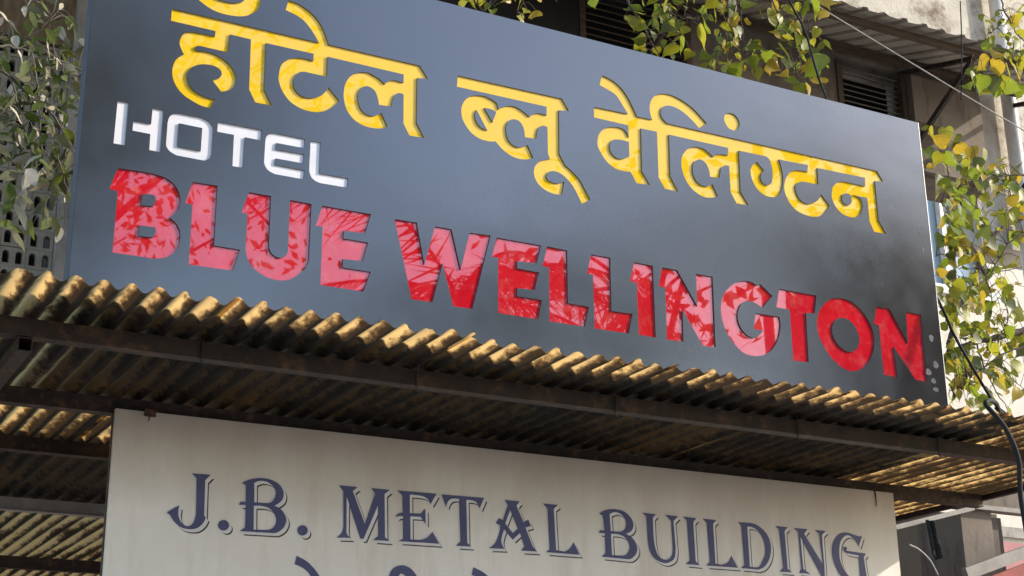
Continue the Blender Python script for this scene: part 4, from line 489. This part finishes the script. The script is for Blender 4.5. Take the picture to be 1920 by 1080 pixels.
# tin awning
aw = empty('tin_awning'); tag(aw, 'grey ribbed tin awning on steel struts over the louvred window', 'awning')
pit = .135
for k in range(4):
    mb = MB(); prof = []; x = 2.2+k*7*pit; tl = random.uniform(-.004, .004)
    for i in range(7): prof += [(x, 0), (x+.085, 0), (x+.097, .016), (x+.123, .016)]; x += pit
    prof.append((x+.02, .0))
    for x, dz in prof: mb.v += [(x, 1.50+random.uniform(-.006, .006)+tl*3, 2.262+Z+dz+.01*(x-4)+.003*(k % 2)+tl), (x, FY+.012, 2.50+Z+dz+.01*(x-4)+.003*(k % 2))]
    for i in range(len(prof)-1): mb.f.append((2*i, 2*i+2, 2*i+3, 2*i+1)); mb.sm.append(False)
    mb.build('tin_sheet', M['gi'], aw)
for y, zz in ((1.60, 2.272), (2.14, 2.458)):
    q = MB(); q.bar((2.2, y, zz-.018+Z-.018), (6.0, y, zz-.018+Z+.02), .03, .035); q.build('batten', M['wood'], aw)
for xs in (3.2, 5.06, 5.98):
    q = MB(); q.bar((xs, 1.60, 2.24+Z), (xs-.02, FY-.03, 1.85+Z), .022, .028); q.build('strut', M['steel'], aw)
    q = MB(); q.bar((xs, 1.60, 2.235+Z), (xs, FY-.02, 2.40+Z), .022, .025); q.build('rafter', M['steel'], aw)
pp = empty('drain_pipe'); tag(pp, 'pale plastic drain pipe running down the sunlit wall at upper right', 'pipe')
q = MB(); q.tube([(5.99, FY+.03, 4.5+Z), (6.0, FY+.03, .2+Z)], .045, n=14); q.build('pipe', M['pvc'], pp)
for zz in (2.55, 1.6): q = MB(); q.tube([(5.993, FY+.03, zz+Z), (5.994, FY+.03, zz+.07+Z)], .054, n=14); q.build('socket', M['pvc'], pp)

# pale building farther back on the right
pb = empty('pale_building'); tag(pb, 'pale cream building with light blue window behind the right-hand branches', 'building')
q = MB(); PY = 6.0
for (x0, x1, z0, z1) in ((8.45, 8.75, -3.2, 7), (9.66, 14, -3.2, 7), (8.75, 9.66, -3.2, 2.86), (8.75, 9.66, 4.5, 7)): q.box((x0, PY, z0+Z), (x1, PY+.3, z1+Z))
q.build('wall', M['pale'], pb)
w = MB(); w.box((8.75, PY+.10, 2.86+Z), (9.66, PY+.12, 4.5+Z)); win = w.build('window', M['glass'], pb)
w = MB(); w.box((8.70, PY-.06, 2.80+Z), (9.72, PY-.002, 2.88+Z)); w.build('sill', M['pvc'], win)
for xx in (8.77, 9.2, 9.64): w = MB(); w.box((xx-.03, PY+.03, 2.88+Z), (xx+.03, PY+.09, 4.5+Z)); w.build('frame_bar', M['pvc'], win)
for zz in (.6, -.6): w = MB(); w.box((8.46, PY-.05, zz+Z), (14, PY-.003, zz+.09+Z)); w.build('ledge', M['plaster_grey'], pb)

# ------------------------------------------------------------------ left: pierced block screen
jr = empty('pierced_block_screen'); tag(jr, 'grey cement screen wall of blocks with small arched holes behind the left branches', 'screen wall')
JY, JP, JH = 5.0, .0755, .122
def arch(cx, z0, w, h):
    pts = [(cx-w/2, z0), (cx+w/2, z0)]
    for i in range(7): a = math.pi*i/6; pts.append((cx+w/2*math.cos(a), z0+h-w/2+w/2*math.sin(a)))
    return pts
bw, bh = JP*2, JH
proto = plate('block', [[(.001, .001), (bw-.001, .001), (bw-.001, bh-.001), (.001, bh-.001)], arch(JP*.5, .022, .040, .078), arch(JP*1.5, .022, .040, .078)], 0, .05, M['jaali'], jr)
first = True
for j in range(14):
    for i in range(6):
        o = proto if first else link(proto.copy(), jr); first = False
        o.location = (.006+i*bw, JY+random.uniform(-.004, .004), 1.17+Z+j*bh)
q = MB(); q.box((-1.6, JY+.35, .0+Z), (1.1, JY+.4, 4.6+Z)); q.build('room_behind', M['dark'], jr)
q = MB(); q.box((-1.6, JY-.02, .0+Z), (1.14, JY+.10, 1.165+Z)); q.build('parapet', M['plaster_grey'], jr)
q = MB(); q.box((.915, JY-.10, 1.17+Z), (1.08, JY+.30, 4.5+Z)); q.build('corner_pier', M['plaster_grey'], jr)
q = MB(); q.box((-.2, JY-.03, 1.17+14*bh+.004+Z), (.913, JY+.1, 4.5+Z)); q.build('matting', M['thatch'], jr)
q = MB(); q.box((1.081, JY-.05, .0+Z), (1.6, JY+.2, 4.5+Z)); q.build('end_wall', M['plaster_dark'], jr)
q = MB(); q.box((-2.4, 3.3, 3.75+Z), (2.6, JY-.11, 3.9+Z)); q.build('added_shade_slab', M['plaster_grey'], jr)  # slab out of view, added to keep skylight off the block screen

# ------------------------------------------------------------------ under the canopy: shop back wall and the neighbour on the right
q = MB(); q.box((-2.4, 6.7, 0), (4.3, 6.9, 2.84)); tag(q.build('shop_back_wall', M['plaster_dark']), 'dark sooty back wall deep under the canopy', 'wall')
nb = empty('neighbour_shopfront'); tag(nb, 'dim neighbouring shopfront with grey pillar and beams at lower right', 'shopfront')
q = MB(); q.box((3.4, 2.45, 0), (5.75, 2.55, -.10+Z)); q.build('dark_recess_backdrop', M['dark'], nb)  # near-black backdrop: the shade of the recess is put into its colour
q = MB(); q.box((4.60, 1.60, 0), (4.80, 1.90, -.285+Z)); q.build('pillar', M['plaster_brown'], nb)
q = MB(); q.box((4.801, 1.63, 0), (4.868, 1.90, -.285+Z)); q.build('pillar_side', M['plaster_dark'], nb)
q = MB(); q.bar((4.02, 1.58, -.272+Z), (5.6, 1.58, -.272+Z), .03, .022); q.build('beam', M['steel_grey'], nb)
q = MB(); q.box((4.05, 1.66, -.260+Z), (6.6, 1.72, .02+Z)); q.build('lintel', M['plaster_brown'], nb)
q = MB(); q.bar((4.10, 1.56, -.425+Z), (4.64, 1.56, -.285+Z), .03, .022); q.build('brace', M['steel_grey'], nb)
q = MB(); q.bar((4.44, 1.45, -.625+Z), (5.5, 1.45, -.285+Z), .03, .055); q.build('fascia', M['steel_grey'], nb)
q = MB(); q.bar((4.50, 1.44, -.70+Z), (5.6, 1.44, -.345+Z), .02, .085); q.build('red_board', M['redboard'], nb)
q = MB(); q.box((4.95, 2.6, 0), (7.2, 2.7, -.2+Z)); q.build('pink_wall', M['pink'], nb)
rag = MB()
import itertools
R2 = random.Random(3); n1, n2 = 7, 12
for j in range(n2):
    for i in range(n1):
        t = j/(n2-1); a = (i/(n1-1)-.5)
        rag.v.append((4.315+a*.045*(1+.4*t)+t*.03+R2.uniform(-.004, .004), 1.52+.018*math.cos(a*9)+R2.uniform(-.003, .003), -.375+Z-t*.18+(.02*abs(a) if j == n2-1 else 0)))
for j in range(n2-1):
    for i in range(n1-1): k = j*n1+i; rag.f.append((k, k+1, k+n1+1, k+n1)); rag.sm.append(True)
tag(rag.build('hanging_rag', M['cloth']), 'black rag hanging from the grey brace beside the white board', 'rag')
q = MB(); q.tube(spline([(4.16, 1.5, -.50+Z), (4.22, 1.5, -.52+Z), (4.28, 1.5, -.565+Z), (4.32, 1.5, -.63+Z)]), .004); tag(q.build('white_wire', M['wire']), 'short bent white wire end at the right edge of the white board', 'wire')

# ------------------------------------------------------------------ cables
def cable(name, pts, r, mt, label):
    q = MB(); q.tube(spline(pts, 8), r, n=7); o = q.build(name, M[mt]); return tag(o, label, 'cable')
zz = lambda L: [(a, b, c+Z) for a, b, c in L]
cable('thick_cable', zz([(3.3, .05, -.36), (3.05, -.17, -.352), (2.93, -.24, -.385), (2.962, -.28, -.47), (2.985, -.30, -.577), (2.975, -.30, -.70), (2.985, -.30, -.9), (3.0, -.3, -1.6)]), .0085, 'cable', 'thick black cable drooping over the canopy edge at right')
cable('side_cable', zz([(3.10, .25, .36), (3.202, .2, .153), (3.27, .2, .017), (3.357, .2, -.116), (3.415, .18, -.232), (3.40, .10, -.30), (3.30, .0, -.345), (3.1, -.12, -.352)]), .0055, 'cable', 'thin black cable sagging past the right end of the hotel sign')
cable('hanging_cable', zz([(2.60, .3, 1.55), (2.694, .3, 1.326), (2.761, .3, 1.204), (2.799, .3, 1.052), (2.821, .28, .93), (2.83, .15, .60)]), .0045, 'cable', 'thin black cable hanging down behind the top edge of the sign')
cable('stay_wire', zz([(3.0, 1.2, 2.18), (3.776, 1.2, 1.945), (4.919, 1.2, 1.608), (6.2, 1.2, 1.25)]), .0035, 'wire', 'taut grey wire crossing in front of the tin awning')
cable('drop_wire', zz([(4.15, .8, 1.95), (4.13, .8, 1.75), (4.10, .8, 1.55), (4.08, .8, 1.42)]), .003, 'cable', 'short thin dark wire hanging over the sunlit wall at top right')

cable('service_cable', zz([(3.45, -.44, -.9), (3.60, -.44, -.2), (3.77, -.44, .2), (3.95, -.44, .58), (4.4, -.42, 1.5), (5.6, -.3, 3.6)]), .011, 'cable', 'black service cable hanging out of view beyond the right end of the sign')

# ------------------------------------------------------------------ leaves and branches
def leaf_mesh(kind, mat, seed):
    r = random.Random(seed)
    if kind == 'heart': half = [(0, 0), (.22, -.06), (.40, .06), (.455, .24), (.40, .46), (.26, .66), (.11, .82), (.035, .98), (0, 1.16)]
    else: half = [(0, 0), (.10, .06), (.19, .22), (.215, .42), (.18, .64), (.10, .84), (.03, .97), (0, 1.03)]
    fold, curl, tw = r.uniform(.05, .38), r.uniform(-.35, .25), r.uniform(-.3, .3)
    v = []; f = []
    for i, (x, y) in enumerate(half):
        for s in ((0,) if x == 0 else (-1, 0, 1)):
            wav = .035*math.sin(7*y+3*s+seed)
            v.append((s*x*(1+.06*r.uniform(-1, 1)), y, abs(s)*x*fold + curl*y*y*.5 + s*x*tw*y + abs(s)*wav))
    idx = lambda i, s: 0 if i == 0 else 1+(i-1)*3+(s+1)
    n = len(half)-1
    for i in range(n):
        for s in (-1, 1):
            a, b_, c, d = idx(i, 0), idx(i, s), (idx(i+1, s) if i+1 < n else 1+(n-1)*3), (idx(i+1, 0) if i+1 < n else 1+(n-1)*3)
            if i == 0: q = (a, idx(1, s), idx(1, 0))
            elif i+1 == n: q = (a, b_, c)
            else: q = (a, b_, c, d)
            f.append(q if s == 1 else tuple(reversed(q)))
    me = bpy.data.meshes.new('leaf'); me.from_pydata(v, [], f); me.polygons.foreach_set('use_smooth', [True]*len(f)); me.materials.append(mat); me.update(); return me
HEART = [[leaf_mesh('heart', m, 10*i+j) for j in range(4)] for i, m in enumerate(LEAVES)]
NARROW = [[leaf_mesh('narrow', m, 100+10*i+j) for j in range(4)] for i, m in enumerate(DUSTY)]
def orient(d, n):
    y = Vector(d).normalized(); zc = Vector(n) - y*Vector(n).dot(y)
    zc = zc.normalized() if zc.length > 1e-3 else y.orthogonal().normalized()
    x = y.cross(zc); return Matrix((x, y, zc)).transposed().to_4x4()
def branch(name, label, twigs, leaves, lib, weights, bark, seed, scat=None, group='leafy branches around the sign'):
    """twigs: [(points, r0, r1)]; leaves: [(x, y, z, size)] leaf centres; scat: (count, spread, size range) scattered along twigs"""
    r = random.Random(seed); root = empty(name); tag(root, label, 'branch', group)
    tw = [spline(zz(p), 6) for p, _, _ in twigs]
    for p, (q, r0, r1) in zip(tw, twigs):
        jit = [v + Vector((r.uniform(-1, 1), r.uniform(-1, 1), r.uniform(-1, 1)))*.004 for v in p]
        t = MB(); t.tube(jit, r0, r1, 6); t.build('twig', bark, root)
    allp = [v for p in tw for v in p]; L = [(Vector((x, y, z_+Z)), s) for x, y, z_, s in leaves]
    if scat:
        cnt, spread, (s0, s1) = scat
        cl = [r.choice(allp) for _ in range(max(3, cnt//6))]
        for i in range(cnt):
            p = r.choice(cl) + Vector((r.gauss(0, spread), r.gauss(0, spread*.6), r.gauss(-spread*.35, spread)))
            L.append((p, r.uniform(s0, s1)))
    st = MB()
    for c, s in L:
        d = Vector((r.gauss(0, .65), r.gauss(-.1, .55), r.gauss(-.8, .55))).normalized()
        n = Vector((r.gauss(.2, .75), r.gauss(-.55, .75), r.gauss(.45, .7)))
        base = c - d*s*.5
        k = r.choices(range(len(lib)), weights)[0]
        o = bpy.data.objects.new('leaf', r.choice(lib[k])); link(o, root)
        o.matrix_basis = Matrix.Translation(base) @ orient(d, n) @ Matrix.Diagonal((s*r.uniform(.85, 1.1), s, s, 1))
        near = min(allp, key=lambda v: (v-base).length_squared); mid = near.lerp(base, .5) + Vector((0, 0, .25*(near-base).length))
        st.tube(spline([near, mid, base], 3), .0016, .0009, 4)
    if L: tag(st.build('leaf_stalks', bark, root), kind='stuff')
    return root
for b_ in BRANCHES:
    branch(b_['name'], b_['label'], b_['twigs'], b_['leaves'], HEART if b_['kind'] == 'heart' else NARROW, b_['w'], M['bark' if b_['kind'] == 'heart' else 'barkpale'], b_['seed'], b_.get('scat'))

# ------------------------------------------------------------------ across the street (seen mirrored in the letters)
def tree(name, label, base, h, crown_c, crown_r, nleaf, ls, seed, limbs=9, lo=.55):
    r = random.Random(seed); root = empty(name); tag(root, label, 'tree', 'trees across the street')
    B = Vector(base); C = Vector(crown_c); R = Vector(crown_r)
    t = MB(); t.tube(spline([B, B+Vector((.1, .05, h*.25)), B.lerp(C, .6)+Vector((-.1, 0, 0)), C], 5), .13, .05, 10); t.build('trunk', M['bark'], root)
    tips = []
    for i in range(limbs):
        s = B.lerp(C, r.uniform(lo, 1)); u = Vector((r.gauss(0, 1), r.gauss(0, 1), r.gauss(.2, .8))).normalized()
        e = C + Vector((u.x*R.x, u.y*R.y, u.z*R.z))*r.uniform(.7, 1)
        P = spline([s, s.lerp(e, .5)+Vector((r.uniform(-.3, .3), r.uniform(-.3, .3), .25)), e], 6)
        t = MB(); t.tube(P, .045, .008, 6); t.build('limb', M['bark'], root); tips += P[5:]
    v = []; f = []
    cl = [r.choice(tips)+Vector((r.gauss(0, .35), r.gauss(0, .35), r.gauss(0, .3))) for _ in range(max(8, nleaf//26))]
    for i in range(nleaf):
        p = r.choice(cl)+Vector((r.gauss(0, .26), r.gauss(0, .26), r.gauss(0, .22)))
        d = Vector((r.gauss(0, 1), r.gauss(0, 1), r.gauss(-.5, .7))).normalized(); n = d.cross(Vector((r.gauss(0, 1), r.gauss(0, 1), r.gauss(0, 1)))).normalized(); s = ls*r.uniform(.6, 1.3)
        k = len(v); v += [tuple(p-d*s*.5), tuple(p+n*s*.22), tuple(p+d*s*.5), tuple(p-n*s*.22)]; f.append((k, k+1, k+2, k+3))
    me = bpy.data.meshes.new('crown'); me.from_pydata(v, [], f); me.materials.append(LEAVES[3]); o = bpy.data.objects.new('crown', me); link(o, root)
    return root
def palm(base, top, nf, length, seed, label):
    r = random.Random(seed); root = empty('palm_tree'); tag(root, label, 'palm tree', 'palms across the street')
    B, T = Vector(base), Vector(top); t = MB(); t.tube(spline([B, B.lerp(T, .5)+Vector((.15, .1, 0)), T], 8), .17, .10, 10); t.build('trunk', M['bark'], root)
    for i in range(nf):
        a = 2*math.pi*i/nf + r.uniform(-.2, .2); el = r.uniform(-.1, 1.0); L = length*r.uniform(.8, 1.1)
        u = Vector((math.cos(a), math.sin(a), 0)); P = [T+u*(L*s*math.cos(el*(1-s*.5)))+Vector((0, 0, L*(s*math.sin(el)-.75*s*s))) for s in [k/12 for k in range(13)]]
        m = MB(); m.tube(P, .018, .004, 5); w = u.cross(Vector((0, 0, 1)))
        for k in range(2, 64):
            s = k/64; q = s*12; i0 = min(11, int(q)); p = P[i0].lerp(P[i0+1], q-i0); tg = (P[i0+1]-P[i0]).normalized(); ll = .55*math.sin(math.pi*min(1, s*.9+.1))**.6
            for sd in (-1, 1):
                e = p + (w*sd*r.uniform(.45, .95)+tg*r.uniform(.3, .9)+Vector((0, 0, r.uniform(-.9, -.1)))).normalized()*ll*r.uniform(.6, 1.25); m.quad([p-tg*.015, p+tg*.015, e])
        m.build('frond', LEAVES[3], root)
    return root
for a in STREET_TREES: tree(*a)
for a in PALMS: palm(*a)
tree('overhanging_tree', 'big leafy tree whose crown overhangs the sign and canopy', (-3.4, 1.3, 0), 26, (2.0, .4, 8.8), (5.2, 3.4, 1.5), 8000, .36, 24, 40, .93)
for nm, label, (x0, y0, z0), (x1, y1, z1), mt in HOUSES:
    h = empty(nm); tag(h, label, 'building', 'houses across the street')
    q = MB(); q.box((x0, y0, z0), (x1, y1, z1)); q.build('wall', M[mt], h)
    q = MB(); q.box((x0-.25, y0-.25, z1+.001), (x1+.25, y1+.25, z1+.22)); q.build('roof_slab', M['plaster_grey'], h)
    for fl in range(2):
        for i in range(3):
            xx = x0+(x1-x0)*(i+.5)/3; q = MB(); q.box((xx-.5, y1+.002, 1.0+fl*3), (xx+.5, y1+.05, 2.4+fl*3)); q.build('window', M['glass'], h)
up_ = empty('utility_pole'); tag(up_, 'grey utility pole with cross arm across the street', 'pole')
q = MB(); q.tube([(9.6, -9.2, 0), (9.6, -9.2, 9.2)], .09, .06, 10); q.build('pole', M['steel_grey'], up_)
q = MB(); q.bar((8.9, -9.2, 8.7), (10.3, -9.2, 8.7), .08, .08); q.build('cross_arm', M['steel'], up_)
for i, (a, c) in enumerate((((-9, -8.8, 8.4), (18, -9.6, 8.9)), ((-9, -8.9, 7.9), (18, -9.3, 8.3)), ((-3, -12, 9.6), (16, -5.5, 9.9)))):
    a, c = Vector(a), Vector(c); m = a.lerp(c, .5)-Vector((0, 0, .5)); q = MB(); q.tube(spline([a, m, c], 10), .012, n=5)
    tag(q.build('overhead_wire', M['cable']), ('upper black overhead wire on the street pole', 'lower black overhead wire on the street pole', 'black wire slanting across the street overhead')[i], 'wire', 'wires across the street')
